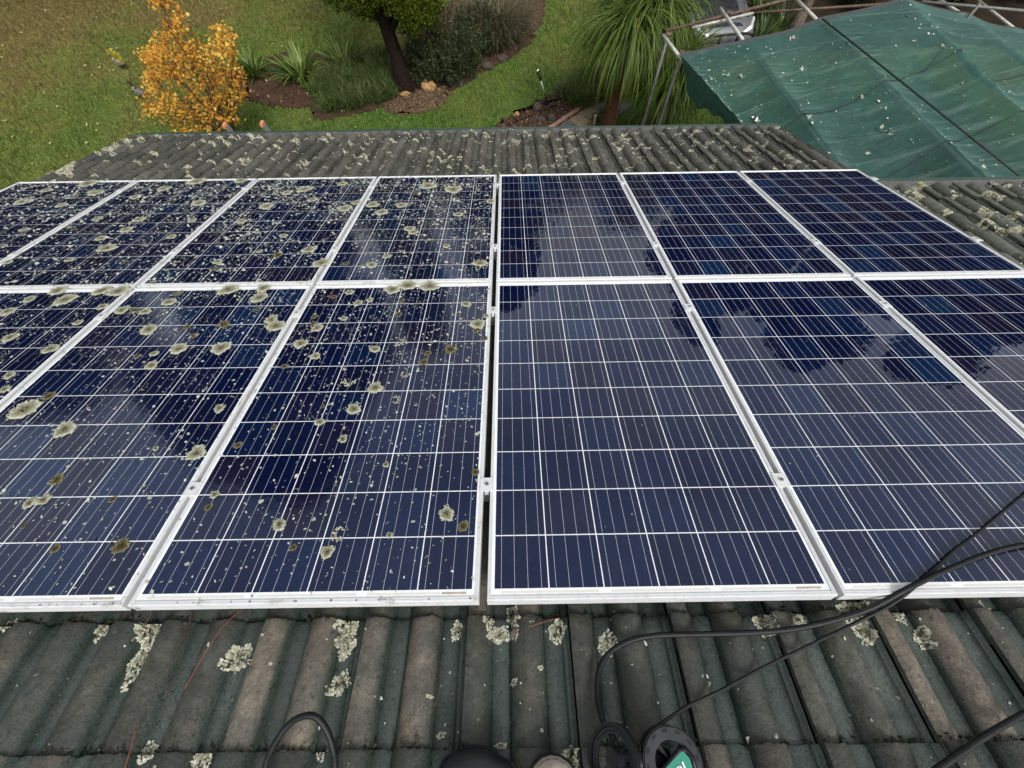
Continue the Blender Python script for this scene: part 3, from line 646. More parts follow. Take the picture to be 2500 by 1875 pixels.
for s in range(60):           # crust along the eave and the left verge
    if s < 36: tile_lichen(rng.uniform(UL+.05, UR-.05), VE-rng.uniform(.02, .14), rng.uniform(.02, .05), 800+s, .8, M_LY, density=.6)
    else: tile_lichen(UL+rng.uniform(.01, .09), rng.uniform(3.5, VE-.05), rng.uniform(.015, .035), 800+s, 1.2, M_LY, density=.6)
for s in range(46):           # right part of the roof
    tile_lichen(rng.uniform(UR+.05, 4.7), VE2-.02-abs(rng.normal(0, .45)), rng.uniform(.025, .07), 900+s, rng.uniform(.7, 1.3), M_LY, density=.8)
NRM = (A3 @ np.array([1., 0, 0]), A3 @ np.array([0, 1., 0]), A3 @ np.array([0, 0, 1.]))
def roof_flakes(name, q, sz, mat, k=5, lift=.002, tilt=.3):
    P = np.array([RW(a, b_, float(surf(a, b_))) for a, b_ in q])-HB
    flakes(name, P, sz, mat, k, parent=house, nrm=NRM, lift=lift, tilt=tilt)
q = np.stack([rng.uniform(-1.9, 1.9, 330), rng.uniform(-.65, -.045, 330)], 1); roof_flakes('bark_crumbs', q, .0016+.0016*rng.gamma(1.3, 1, 330), M_FLECK)
q = np.stack([rng.uniform(UL+.02, UR-.02, 3200), rng.uniform(3.32, VE-.01, 3200)], 1); roof_flakes('bark_crumbs', q, .003+.0028*rng.gamma(1.4, 1, 3200), M_FLECK)
q = np.stack([rng.uniform(UR+.02, 4.8, 900), rng.uniform(1.4, VE2-.02, 900)], 1); roof_flakes('bark_crumbs', q, .003+.003*rng.gamma(1.4, 1, 900), M_FLECK)
T_TAN = [tile_mesh(60+k, .0, 1.) for k in range(2)]
for x, y in ((640, 1640), (770, 1640), (1015, 1600), (2330, 1600)):
    p = on_roof(x, y, -.11); t_ = tile_at(p[0], p[1])[0]
    if t_: t_.data = T_TAN[x % 2]
# moss in the course joints
ms = []
for k in range(-3, 1):
    f = V0+k*GAUGE; uu = rng.uniform(-2.2, 2.2, 420); keep = (vnoise(uu[:, None], 7, k+50) > -.15); ms += [(u, f+abs(rng.normal(0, .006))+.001) for u in uu[keep]]
roof_flakes('moss', np.array(ms), rng.uniform(.003, .009, len(ms)), M_MOSS, 5, .004, 1.2)

# ================================================================== HOSES, REEL, BOOTS, TWIGS ON THE ROOF
def rp(x, y, h): p = on_roof(x, y, h); return RW(*p)
def hose(name, pts, r, label, mat=M_RUB, cat='hose', n=10, sm=8):
    """pts: (photo x, photo y, height over the panel plane)"""
    P = spline([rp(*p) for p in pts], sm); V, F = tube(P, r, n)
    o = obj(name, V, F, mat, smooth=True, origin=P[0]); return tag(o, label, cat)
TZ = -.085
hose('pressure_hose', [(1556, 1905, .0), (1528, 1860, -.03), (1492, 1790, -.05), (1471, 1757, -.06), (1459, 1705, -.075), (1461, 1644, TZ), (1483, 1599, TZ), (1532, 1567, TZ), (1600, 1552, TZ), (1722, 1548, TZ), (1844, 1544, TZ), (1946, 1534, TZ+.005),
     (2047, 1511, -.06), (2129, 1483, -.03), (2210, 1440, .010), (2271, 1410, .012), (2332, 1383, .012), (2414, 1351, .012), (2500, 1330, .012), (2640, 1315, .012), (2800, 1310, .012), (3050, 1330, .012), (3320, 1380, .012), (3600, 1470, .0), (3760, 1560, -.07), (3900, 1680, TZ), (4000, 1900, TZ)], .0074,
     'thick black hose curving from the reel over the right panels')
hose('thin_hose', [(1560, 1830, -.03), (1606, 1774, -.06), (1681, 1723, TZ-.004), (1763, 1684, TZ-.004), (1860, 1631, TZ-.004), (1966, 1580, TZ), (2088, 1521, -.07), (2170, 1479, -.03), (2218, 1446, .0), (2251, 1414, .007), (2292, 1379, .007),
     (2332, 1342, .006), (2385, 1302, .006), (2500, 1207, .006), (2620, 1110, .006), (2760, 1030, .006), (2950, 980, .006), (3150, 960, .006), (3300, 980, -.03), (3420, 1010, TZ), (3600, 1090, TZ)], .0044, 'thin black cable running diagonally from the reel across the right panel')
hose('loose_hose', [(2240, 1912, TZ), (2292, 1875, TZ), (2353, 1833, TZ), (2414, 1792, TZ), (2500, 1743, TZ), (2620, 1690, TZ), (2800, 1640, TZ), (3000, 1640, TZ), (3250, 1700, TZ), (3500, 1850, TZ)], .0074, 'short length of thick black hose in the bottom right corner')
hose('looped_hose', [(640, 1960, -.06), (647, 1875, -.02), (671, 1815, .015), (708, 1766, .035), (744, 1748, .045), (773, 1752, .04), (797, 1782, .02), (814, 1831, -.01), (818, 1875, -.04), (815, 1960, -.07)], .0074,
     'black hose loop standing up over the tiles at lower left')
def disc_frame(c, nrm):
    nrm = np.array(nrm, float); nrm /= np.linalg.norm(nrm); a = np.cross(nrm, [0, 0, 1.]); a /= np.linalg.norm(a); b_ = np.cross(nrm, a); return np.array(c), a, b_, nrm
def ring(mb, fr, r0, r1, h0, h1, n=40, m=0, t0=0., t1=2*math.pi):
    r0, r1, h0, h1 = r0*RS, r1*RS, h0*RS, h1*RS; c, a, b_, k = fr; full = abs(t1-t0-2*math.pi) < 1e-6; ts = np.linspace(t0, t1, n+1)
    V = []
    for t in ts:
        d = math.cos(t)*a+math.sin(t)*b_; V += [c+d*r0+k*h0, c+d*r1+k*h0, c+d*r1+k*h1, c+d*r0+k*h1]
    F = [[4*i+j, 4*i+(j+1) % 4, 4*i+4+(j+1) % 4, 4*i+4+j] for i in range(n) for j in range(4)]
    if not full: F += [[0, 1, 2, 3], [4*n+3, 4*n+2, 4*n+1, 4*n]]
    mb.add(V, F, m)
RS = .68; wc = rp(1641, 1862, -.03); wn = CAMW-wc; wn = wn/np.linalg.norm(wn)+np.array([.28, -.10, .1]); fr = disc_frame(wc, wn)
reel = empty('hose_reel', rp(1600, 1880, -.1), 'black hose reel with grey lugged wheel and green badge at the bottom edge', 'hose reel'); RO = np.array(reel.location)
def part(name, mb, mat, smooth=False, parent=reel, org=None): 
    V = np.array(mb.V)-(RO if org is None else org); return obj(name, V, mb.F, mat, parent, smooth, midx=mb.M)
mb = MB(); ring(mb, fr, .060, .0945, -.012, .012); w = part('wheel', mb, M_GPLAST)
mb = MB(); ring(mb, fr, .0935, .100, -.05, .008); t_ = part('tyre', mb, M_PLAST, parent=w)
for k in range(12):
    mb = MB(); t0 = k*math.pi/6+.1; ring(mb, fr, .0815, .089, .0115, .0127, 4, 0, t0, t0+.2); part('lug', mb, M_PLAST, parent=w)
mb = MB()
for t0 in (.8, 2.37, 3.94, 5.51):
    ring(mb, fr, .0, .061, -.010, .004, 2, 0, t0-.13, t0+.13)
part('spoke', mb, M_PLAST, parent=w)
bc = rp(1672, 1868, -.02); fb = disc_frame(bc, wn); c, a, b_, k_ = fb; ca, sa = math.cos(math.radians(42)), math.sin(math.radians(42))
sx = on_roof(1700, 1868, .012)[0]-on_roof(1672, 1868, .012)[0]
def onplate(x, y, h=.0):      # photo pixel -> point on the badge plane
    d = ray(x, y); t = np.dot(bc+k_*h-CAMW, k_)/np.dot(d, k_); return CAMW+d*t
pts = [(1625, 1876), (1662, 1836), (1669, 1835), (1684, 1852), (1692, 1878), (1690, 1925), (1650, 1925), (1610, 1900)]
mb = MB(); n = len(pts); mb.add([onplate(*p, .0) for p in pts]+[onplate(*p, .006) for p in pts], [[i, (i+1) % n, n+(i+1) % n, n+i] for i in range(n)]+[list(range(n, 2*n))]); bd = part('badge', mb, M_GREENP)
mb = MB()
for q in ([(1664, 1861), (1667, 1858), (1677, 1881), (1674, 1884)], [(1652, 1874), (1655, 1870.5), (1664, 1892), (1661, 1895)], [(1656, 1871.5), (1660, 1869.5), (1663.5, 1872), (1671, 1887), (1668, 1889), (1661, 1874), (1659, 1872.5), (1657, 1873.5)]):
    n = len(q); mb.add([onplate(*p, .0063) for p in q]+[onplate(*p, .0075) for p in q], [[i, (i+1) % n, n+(i+1) % n, n+i] for i in range(n)]+[list(range(n, 2*n))])
part('lettering', mb, M_WHITEP, parent=bd)
# frame round the badge
mb = MB(); mb.tube([onplate(1612, 1888), onplate(1658, 1832), onplate(1672, 1829), onplate(1690, 1850), onplate(1699, 1885)], .006, 8); part('badge_frame', mb, M_PLAST, True)
fc = rp(1499, 1852, -.04); fn = CAMW-fc; fn = fn/np.linalg.norm(fn)+np.array([-.75, .05, .0]); f2 = disc_frame(fc, fn)
mb = MB(); ring(mb, f2, .088, .098, -.006, .014, 44); ring(mb, f2, .066, .0885, -.004, .002, 44); fl_ = part('flange', mb, M_PLAST)
mb = MB()
for rr in (.069, .081): ring(mb, f2, rr-.0012, rr+.0012, .0015, .005, 44)
part('rib', mb, M_GPLAST, parent=fl_)
mb = MB()
for k in range(10):
    t0 = k*math.pi/5; ring(mb, f2, .024, .068, -.003, .0015, 1, 0, t0, t0+.06)
ring(mb, f2, .0, .026, -.004, .012, 20); part('flange_spoke', mb, M_PLAST, parent=fl_)
mb = MB(); mb.tube([fc-f2[3]*.004, wc-fr[3]*.03], .024, 18); part('drum', mb, M_PLAST, True)
def dome(name, px, h0, hts, mat, label, cat, seam=True, ground=-.12):
    """rounded toe: outline given in photo pixels at roof height, rising to a crown"""
    C = np.array([rp(x, y, h0) for x, y in px]); c = C.mean(0); up = NRM[2]; V = []; A = []; n = len(C); R_ = 7
    for k in range(R_):
        f = k/(R_-1); s_ = math.cos(f*math.pi/2)**.75 if k < R_-1 else 0.02; hh = math.sin(f*math.pi/2)
        for p in C: V.append(c+(p-c)*s_+up*(hts*hh)-up*(0 if k else .0))
    F = [[k*n+i, k*n+(i+1) % n, (k+1)*n+(i+1) % n, (k+1)*n+i] for k in range(R_-1) for i in range(n)]+[list(range((R_-1)*n, R_*n))]
    Cs = [p-up*.03 for p in C]; b0 = len(V); V += Cs; F += [[i, b0+i, b0+(i+1) % n, (i+1) % n] for i in range(n)]
    e = empty(name, c-up*.03, label, cat); o = np.array(e.location)
    obj('upper', np.array(V)-o, F, mat, e, True)
    if seam:
        w_ = MB(); w_.tube(np.vstack([spline([c+(p-c)*1.015+up*.004 for p in C], 3)]), .0035, 6); obj('welt', np.array(w_.V)-o, w_.F, M_RUB, e, True)
        w_ = MB(); w_.tube(spline([c+(p-c)*.80+up*(hts*.62) for p in C[:len(C)//2+2]], 4), .0012, 5); obj('seam', np.array(w_.V)-o, w_.F, M_PLAST, e, True)
    return e
M_BOOT = plain('black_boot_rubber', (.013, .0135, .016), .45, var=.3, scale=30, bmp=.15)
M_BEIGE = plain('worn_beige_leather', (.42, .37, .31), .85, var=.22, scale=35, bmp=.35)
M_BROWN = plain('brown_leather', (.12, .06, .03), .6, var=.3, scale=40)
dome('boot', [(1072, 1895), (1082, 1862), (1108, 1838), (1140, 1826), (1172, 1824), (1200, 1832), (1224, 1850), (1250, 1866), (1262, 1900), (1250, 1990), (1160, 2010), (1085, 1980)], -.085, .05, M_BOOT, 'rounded black rubber boot toe at the bottom edge', 'boot')
dome('shoe', [(1290, 1900), (1304, 1868), (1322, 1850), (1344, 1843), (1366, 1847), (1388, 1862), (1404, 1885), (1412, 1920), (1400, 1990), (1340, 2010), (1295, 1980)], -.085, .045, M_BEIGE, 'worn beige leather shoe toe at the bottom edge', 'shoe')

M_NEEDLE = plain('dry_pine_needle', (.17, .06, .032), .6, var=.4, scale=80)
M_NEEDLE2 = plain('dark_pine_needle', (.06, .026, .017), .6, var=.4, scale=80)
def twig(lines, r, label, mat):
    m = MB(); o0_ = None
    for ln in lines:
        q = [on_roof(x, y, -.098) for x, y in ln]; P = [RW(a[0], a[1], max(float(surf(a[0], a[1]))+r+.001, -.106)) for a in q]
        if o0_ is None: o0_ = P[0]
        m.tube(spline(P, 5), r, 6)
    tag(obj('pine_needle', np.array(m.V)-o0_, m.F, mat, None, True, loc=o0_), label, 'twig', 'dry needles on the tiles')
twig([[(586, 1483), (545, 1535), (500, 1600), (446, 1682)]], .0016, 'long orange dry needle below the left panel gap, pointing down left', M_NEEDLE)
twig([[(468, 1487), (452, 1560), (428, 1640), (397, 1702)], [(466, 1500), (440, 1560), (412, 1620), (402, 1690)]], .0013, 'forked dark red needle pair left of the long orange one', M_NEEDLE2)
twig([[(370, 1488), (352, 1520), (338, 1546)]], .0012, 'short red needle lying across a lichen patch at left', M_NEEDLE)
twig([[(328, 1778), (315, 1825), (298, 1880)]], .0019, 'thick red needle cut by the bottom edge at left', M_NEEDLE)
twig([[(1366, 1506), (1300, 1528), (1239, 1544)]], .0013, 'red needle lying across the rolls right of the centre gap', M_NEEDLE)
twig([[(1073, 1622), (1074, 1660), (1060, 1725)], [(1080, 1622), (1078, 1670), (1062, 1722)]], .001, 'paired brown needles on a green tile pan near the centre', M_NEEDLE2)

# ================================================================== LADDER
lad = empty('ladder', (*((at_y(553, 312, RW(0, VE, H0)[1]+.17))[:1]), RW(0, VE, H0)[1]+1.1, GZ), 'aluminium ladder with orange tipped stiles leaning on the far gutter', 'ladder'); LO = np.array(lad.location)
gy = RW(0, VE, H0)[1]+.16
tops = [at_y(552, 308, gy), at_y(643, 304, gy)]
M_ORNG = plain('orange_label', (.55, .22, .11), .6, var=.3, scale=90)
for k, tp in enumerate(tops):
    ft = np.array([tp[0], gy+.95, GZ]); m = MB(); d = tp-ft; P = []
    for t in (0, 1):
        p = ft+d*t
        for dx, dy in ((-.014, -.035), (.014, -.035), (.014, .035), (-.014, .035)): P.append(p+np.array([dx, dy, 0])-LO)
    m.add(P, [[0, 1, 5, 4], [1, 2, 6, 5], [2, 3, 7, 6], [3, 0, 4, 7], [4, 5, 6, 7], [3, 2, 1, 0]]); st_ = m.obj('stile', M_ALUD, lad)
    m = MB(); m.box(tp-LO+np.array([-.004, -.005, .012]), (.032, .075, .035)); m.obj('end_label', M_ORNG, lad)
m = MB()
for k in range(14):
    t = (k+.6)/14.3; a_ = tops[0]*t+np.array([tops[0][0], gy+.95, GZ])*(1-t); b2 = tops[1]*t+np.array([tops[1][0], gy+.95, GZ])*(1-t)
    mm = MB(); mm.tube([a_-LO, b2-LO], .014, 8); mm.obj('rung', M_ALUD, lad)

# ================================================================== PLANTS
def foliage(name, n, base_fn, mat, parent=None, segs=3, origin=None, label=None, cat=None, kind=None):
    base, az, ln, wd_, lean, droop = base_fn(n); V, F, r = blades_mesh(base, az, ln, wd_, lean, droop, segs)
    o = obj(name, V, F, mat, parent, False, {'rnd': r}, origin)
    return tag(o, label, cat, kind=kind)
def U(a, b, n): return rng.uniform(a, b, n)
M_AGA = leafmat('strap_leaf_green', [(0, (.035, .068, .010)), (.5, (.09, .15, .024)), (1, (.24, .31, .08))], .45, .3, .25)
M_IRIS = leafmat('blue_green_leaf', [(0, (.025, .055, .035)), (1, (.06, .11, .075))], .4, .2)
def clump(name, px, n, r, ln, w_, label, cat, mat, lean=(.1, .9), droop=(.5, 1.5), group=None, segs=5):
    c = G(*px); e = empty(name, c, label, cat, group)
    def fn(n):
        a = U(0, 6.283, n); rr = r*np.sqrt(rng.random(n)); b_ = np.c_[rr*np.cos(a), rr*np.sin(a), np.full(n, .03)]
        return b_, a+rng.normal(0, .35, n), U(*ln, n), U(*w_, n), U(*lean, n), U(*droop, n)
    foliage('leaves', n, fn, mat, e, segs); return e
AG = 'strap leaved clumps in the long bed'
clump('agapanthus', (622, 184), 100, .24, (.45, .8), (.05, .07), 'leftmost strap leaved clump beside the orange tree', 'plant', M_AGA, (.15, 1.), (.5, 1.4), AG)
clump('agapanthus', (738, 192), 150, .3, (.5, .9), (.05, .075), 'largest strap leaved clump, middle one behind the bare mulch', 'plant', M_AGA, (.15, 1.05), (.5, 1.5), AG)
clump('agapanthus', (845, 158), 140, .38, (.45, .8), (.045, .065), 'right strap leaved clump, bending toward the conifer trunk', 'plant', M_AGA, (.15, 1.), (.4, 1.3), AG)
clump('iris', (600, 205), 34, .09, (.3, .5), (.025, .04), 'small blue green upright clump against the orange tree', 'plant', M_IRIS, (.05, .4), (.0, .5))
clump('daylily', (770, 225), 60, .12, (.3, .5), (.012, .022), 'thin leaved tuft at the left end of the dark groundcover', 'plant', M_AGA, (.1, .8), (.6, 1.6))
M_LIRI = leafmat('dark_groundcover', [(0, (.024, .045, .009)), (.6, (.056, .09, .021)), (.9, (.13, .165, .05)), (1, (.32, .3, .15))], .55, .2, .15)
M_LIRI2 = leafmat('grassy_groundcover', [(0, (.03, .055, .011)), (.6, (.07, .108, .025)), (.9, (.14, .175, .05)), (1, (.32, .3, .13))], .55, .2, .15)
def cover(name, poly, n, ln, w_, mat, label, hmax=.0):
    W = np.array([G(x, y)[:2] for x, y in poly]); lo, hi = W.min(0), W.max(0)
    q = np.stack([rng.uniform(lo[0], hi[0], n*3), rng.uniform(lo[1], hi[1], n*3)], 1); q = q[in_poly(q[:, 0], q[:, 1], W)][:n]
    cl = q[rng.integers(0, len(q), max(8, n//55))]; q = cl[rng.integers(0, len(cl), n)]+rng.normal(0, .07, (n, 2)); m_ = n
    fn = lambda k: (np.c_[q, np.full(m_, GZ+.04)+hmax*rng.random(m_)], U(0, 6.283, m_), U(*ln, m_), U(*w_, m_), U(.05, .9, m_), U(.5, 1.8, m_))
    return foliage(name, m_, fn, mat, None, 4, None, label, 'groundcover', 'stuff')
cover('groundcover', [(770, 235), (800, 195), (860, 165), (940, 140), (975, 150), (985, 225), (960, 245), (900, 262), (800, 282)], 15000, (.2, .42), (.007, .015), M_LIRI, 'dark grassy groundcover around the conifer trunk', .12)
cover('groundcover', [(1372, 240), (1420, 195), (1500, 180), (1510, 228), (1455, 250), (1418, 268), (1395, 268)], 8000, (.2, .42), (.008, .015), M_LIRI2, 'grassy clump between the mulch and the palm trunk', .08)
cover('groundcover', [(1436, 322), (1455, 280), (1495, 262), (1500, 330)], 1300, (.12, .22), (.005, .01), M_LIRI, 'low dark tuft beside the pale peg', .03)

# conifer
M_BARK = plain('dark_fibrous_bark', (.016, .011, .008), .95, var=.75, scale=26, bmp=1., spec=.1)
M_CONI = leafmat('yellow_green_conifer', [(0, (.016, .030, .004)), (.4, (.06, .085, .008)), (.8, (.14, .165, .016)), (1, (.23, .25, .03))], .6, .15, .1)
cb = G(992, 224); con = empty('conifer_tree', cb, 'conifer with dark leaning trunk and yellow green foliage above', 'tree')
def trunk(name, pts, rad, mat, parent, n=12): 
    V, F = tube(spline(pts, 6), np.interp(np.linspace(0, 1, 6*(len(pts)-1)+1), np.linspace(0, 1, len(rad)), rad), n)
    V = np.array(V); V += (vnoise(V, 9, 5)*.02)[:, None]*np.array([1, 1, 0]); return obj(name, V, F, mat, parent, True)
tt = at_y(935, 40, cb[1]+.05)-cb
trunk('trunk', [(0, 0, -.05), tt*.5+np.array([.02, 0, .0]), tt, tt+np.array([-.15, .1, 1.5]), tt+np.array([-.1, .2, 4.5])], [.26, .19, .17, .13, .04], M_BARK, con)
for q in ((870, -10), (1000, 5), (900, -40), (1050, -30)):
    trunk('limb', [tt*.75, (at_y(*q, cb[1]+rng.uniform(-.5, .5))-cb)*.6+tt*.4+np.array([0, 0, .1]), at_y(*q, cb[1]+rng.uniform(-.6, .6))-cb], [.08, .05, .02], M_BARK, con, 8)
LB = []
for (x, y, dy, r) in [(1000, 38, -.55, .26), (1030, 20, -.35, .3), (985, 5, -.6, .3), (1045, -20, 0, .4), (1010, 62, -.45, .2), (1050, 40, .3, .22), (900, 8, .3, .32), (865, -12, .4, .36), (925, 28, .5, .22), (880, -40, -.2, .5), (960, -40, -.4, .5), (1000, -60, .2, .6), (800, -40, .3, .4), (930, -10, .8, .4)]:
    LB.append((at_y(x, y, cb[1]+dy)-cb, r))
for k in range(60):
    z = rng.uniform(2.6, 9.5); rr = (1.6-.13*z)*math.sqrt(rng.random()); a = rng.uniform(0, 6.283); LB.append((np.array([-.2+rr*math.cos(a), .3+rr*math.sin(a), z]), rng.uniform(.3, .5)))
def sprays(lobes, per, size, up=.6):
    Vs = []; R_ = []
    for (c, r) in lobes:
        n = int(per*r*r*11); d = rng.normal(size=(n, 3)); d /= np.linalg.norm(d, axis=1)[:, None]
        k = 1+.30*np.sin(d[:, 0]*9+c[0]*9)*np.sin(d[:, 2]*10+c[2]*5)+.06*rng.normal(size=n); p = c+d*(r*k*rng.uniform(.75, 1.0, n)**.5)[:, None]*np.array([1, 1, 1.25])
        ax = d*.6+np.array([0, 0, up])+rng.normal(0, .35, (n, 3)); ax /= np.linalg.norm(ax, axis=1)[:, None]
        sd = np.cross(ax, rng.normal(size=(n, 3))); sd /= np.linalg.norm(sd, axis=1)[:, None]; s = size*rng.uniform(.6, 1.4, n)[:, None]
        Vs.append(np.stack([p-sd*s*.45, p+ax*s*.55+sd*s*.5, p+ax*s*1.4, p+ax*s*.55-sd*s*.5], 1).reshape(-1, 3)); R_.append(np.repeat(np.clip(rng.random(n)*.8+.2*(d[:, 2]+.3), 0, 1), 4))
    V = np.vstack(Vs); return V, np.arange(len(V)).reshape(-1, 4), np.concatenate(R_)
V, F, r_ = sprays([(c_, r_*.85) for c_, r_ in LB[:14]], 1900, .034); V2_, F2_, r2_ = sprays(LB[14:], 420, .06); F = np.vstack([F, F2_+len(V)]); V = np.vstack([V, V2_]); r_ = np.concatenate([r_, r2_]); obj('crown', V, F, M_CONI, con, attrs={'rnd': r_})

# rosemary-like bush and arching grass bush
M_ROSE = leafmat('dark_grey_green_leaf', [(0, (.014, .022, .007)), (.6, (.046, .062, .022)), (.9, (.09, .112, .05)), (1, (.21, .23, .16))], .7, .2, .1)
M_STEM = plain('brown_twig', (.06, .045, .03), .9, var=.4)
def stem_bush(name, px, rad, h, ns, label, mat, per=34, lean=.6, leaf=.045, cat='shrub'):
    c = G(*px); e = empty(name, c, label, cat); m = MB(); Vs = []; R_ = []
    for k in range(ns):
        a = rng.uniform(0, 6.283); r0 = math.sqrt(rng.random()); b0 = np.array([rad[0]*.75*r0*math.cos(a), rad[1]*.75*r0*math.sin(a), 0.02]); hh = h*rng.uniform(.4, 1.1)*(1-.25*r0)*(1+.25*math.sin(a*3+r0*4))
        out = np.array([rad[0]*math.cos(a), rad[1]*math.sin(a), 0])*r0*lean*rng.uniform(.3, 1.); P = np.array([b0, b0+out*.35+[0, 0, hh*.55], b0+out+[0, 0, hh]]); P[1:] += rng.normal(0, .04, (2, 3))
        sp_ = spline(P, 5); m.tube(sp_[::2], [.006, .005, .004, .003, .002, .002][:len(sp_[::2])], 4)
        t = rng.uniform(.12, 1, per); idx = (t*(len(sp_)-1)); i0 = idx.astype(int).clip(0, len(sp_)-2); f = (idx-i0)[:, None]; p = sp_[i0]*(1-f)+sp_[i0+1]*f
        ax = rng.normal(0, .6, (per, 3))+np.array([0, 0, .9]); ax /= np.linalg.norm(ax, axis=1)[:, None]; sd = np.cross(ax, rng.normal(size=(per, 3))); sd /= np.linalg.norm(sd, axis=1)[:, None]
        s = leaf*rng.uniform(.6, 1.4, per)[:, None]; p = p+rng.normal(0, .018, (per, 3))
        Vs.append(np.stack([p-sd*s*.12, p+ax*s*.5-sd*s*.16, p+ax*s, p+ax*s*.5+sd*s*.16], 1).reshape(-1, 3)); R_.append(np.repeat(rng.random(per), 4))
    m.obj('stems', M_STEM, e); V = np.vstack(Vs); obj('leaves', V, np.arange(len(V)).reshape(-1, 4), mat, e, attrs={'rnd': np.concatenate(R_)}); return e
stem_bush('rosemary_bush', (1095, 186), (1.05, .85), 1.5, 300, 'large dark upright bush right of the conifer trunk', M_ROSE, 70, .6, .07)
stem_bush('rosemary_bush', (1185, 120), (.8, .7), 1.1, 170, 'dark bush joining the arching grass bush', M_ROSE, 60, .6, .07)
stem_bush('rosemary_bush', (1020, 205), (.42, .4), .8, 120, 'smaller dark bush with pale flowers at the conifer foot', M_ROSE, 55, .6, .055)
M_ARCH = leafmat('grey_brown_grass', [(0, (.055, .05, .026)), (.5, (.12, .11, .06)), (.85, (.21, .185, .12)), (1, (.32, .27, .19))], .6, .2)
c = G(1222, 100); e = empty('grass_bush', c, 'grey brown arching grass bush at the far end of the bed', 'shrub')
def fn(n):
    a = U(0, 6.283, n); rr = np.sqrt(rng.random(n)); b_ = np.c_[.85*rr*np.cos(a)-.1, .7*rr*np.sin(a)+.1, U(.02, .5, n)]; return b_, a+rng.normal(0, .5, n), U(.55, 1.1, n), U(.007, .015, n), U(.1, .8, n), U(.5, 1.9, n)
foliage('blades', 2600, fn, M_ARCH, e, 5)
def fn(n):
    a = U(0, 6.283, n); rr = np.sqrt(rng.random(n)); b_ = np.c_[.8*rr*np.cos(a), .6*rr*np.sin(a), U(.02, .3, n)]; return b_, a+rng.normal(0, .5, n), U(.4, .8, n), U(.02, .035, n), U(.1, .8, n), U(.3, 1.2, n)
foliage('broad_leaves', 260, fn, M_LIRI, e, 4)

# rocks
def rock(px, s, label, mat, seed, cat='rock', z=.0):
    q = np.random.default_rng(seed); c = G(*px); th = [(i, j) for i in range(7) for j in range(12)]; V = []
    for i in range(8):
        ph = math.pi*i/7
        for j in range(12):
            t = 2*math.pi*j/12; d = np.array([math.sin(ph)*math.cos(t), math.sin(ph)*math.sin(t), math.cos(ph)]); V.append(d)
    V = np.array(V); V = np.sign(V)*np.abs(V)**.8; k = 1+.16*vnoise(V, 2.2, seed)+.05*vnoise(V, 7, seed+1); V = V*k[:, None]*np.array(s)+np.array([0, 0, s[2]*.55+z])
    F = [[i*12+j, i*12+(j+1) % 12, (i+1)*12+(j+1) % 12, (i+1)*12+j] for i in range(7) for j in range(12)]
    return tag(obj('rock', V, F, mat, loc=c), label, cat, 'rocks along the beds')
M_SAND = plain('orange_sandstone', (.34, .2, .085), .9, var=.4, scale=12, bmp=.5); M_GREYR = plain('dark_rock', (.06, .045, .036), .9, var=.5, scale=14, bmp=.6)
rock((990, 234), (.15, .11, .1), 'small rounded tan rock at the conifer foot', M_SAND, 3)
rock((1048, 220), (.21, .17, .16), 'larger orange sandstone rock right of the conifer foot', M_SAND, 8)
for k, (x, y, s) in enumerate([(1150, 190, .12), (1190, 168, .13), (1228, 148, .12), (1120, 208, .1)]): rock((x, y), (s*1.4, s, s*.8), '%s of the four low brown edging rocks, counted from the right' % ['third', 'second', 'first', 'fourth'][k], M_GREYR, 20+k)
for k, (x, y, s, lb) in enumerate([(1346, 296, .12, 'dark upright stone in the mulch bed nearest the path'), (1322, 300, .1, 'small dark stone left of the upright stone in the mulch'), (1312, 272, .13, 'dark edging stone between mulch and lawn'), (1366, 226, .13, 'dark stone under the grassy clump by the lawn'), (1262, 284, .07, 'pale small stone at the left mulch edge')]):
    rock((x, y), (s, s*.8, s*1.1), lb, M_GREYR if k < 4 else M_SAND, 40+k)

# garden fork
fb_ = G(1340, 264); ftp = at_y(1313, 171, fb_[1]+.02); fk = empty('garden_fork', fb_, 'garden fork with black handle and pale shaft stuck in the mulch', 'garden fork'); d = ftp-fb_
M_PSHAFT = plain('pale_green_shaft', (.42, .52, .47), .45, var=.1)
def seg(name, t0, t1, r, mat, n=10): V, F = tube([d*t0, d*((t0+t1)/2), d*t1], r, n); return obj(name, V, F, mat, fk, True)
seg('lower_shaft', .22, .42, .015, M_PLAST); seg('shaft', .42, .74, .019, M_PSHAFT); seg('grip_socket', .74, .90, .024, M_PLAST)
m = MB(); ez = d/np.linalg.norm(d); exx = np.array([.55, .8, 0]); m.tube([d*.88, d*.9+exx*.05, d*.985+exx*.05, d*.995, d*.985-exx*.05, d*.9-exx*.05, d*.88], .014, 8); m.obj('handle', M_PLAST, fk, True)
m = MB(); m.tube([d*.995+exx*.045, d*.995-exx*.045], .016, 8); m.obj('grip', M_WHITEP, fk, True)
m = MB(); m.box(d*.21, (.17, .02, .03))
m.obj('crosshead', M_PLAST, fk)
for k in range(4):
    x = -.07+k*.047; m = MB(); m.tube([d*.2+np.array([x, 0, 0]), d*.08+np.array([x, -.02, 0]), np.array([x, -.05, -.08])], .006, 6); m.obj('tine', M_PLAST, fk, True)
# pale peg
pg = G(1449, 312); m = MB(); m.tube([(0, 0, 0), (0, 0, .3)], .028, 10); m.tube([(0, 0, .3), (0, 0, .325)], .04, 10); tag(m.obj('garden_peg', plain('pale_timber', (.5, .42, .3), .8, var=.2), loc=pg), 'pale round topped peg beside the path slabs', 'peg')

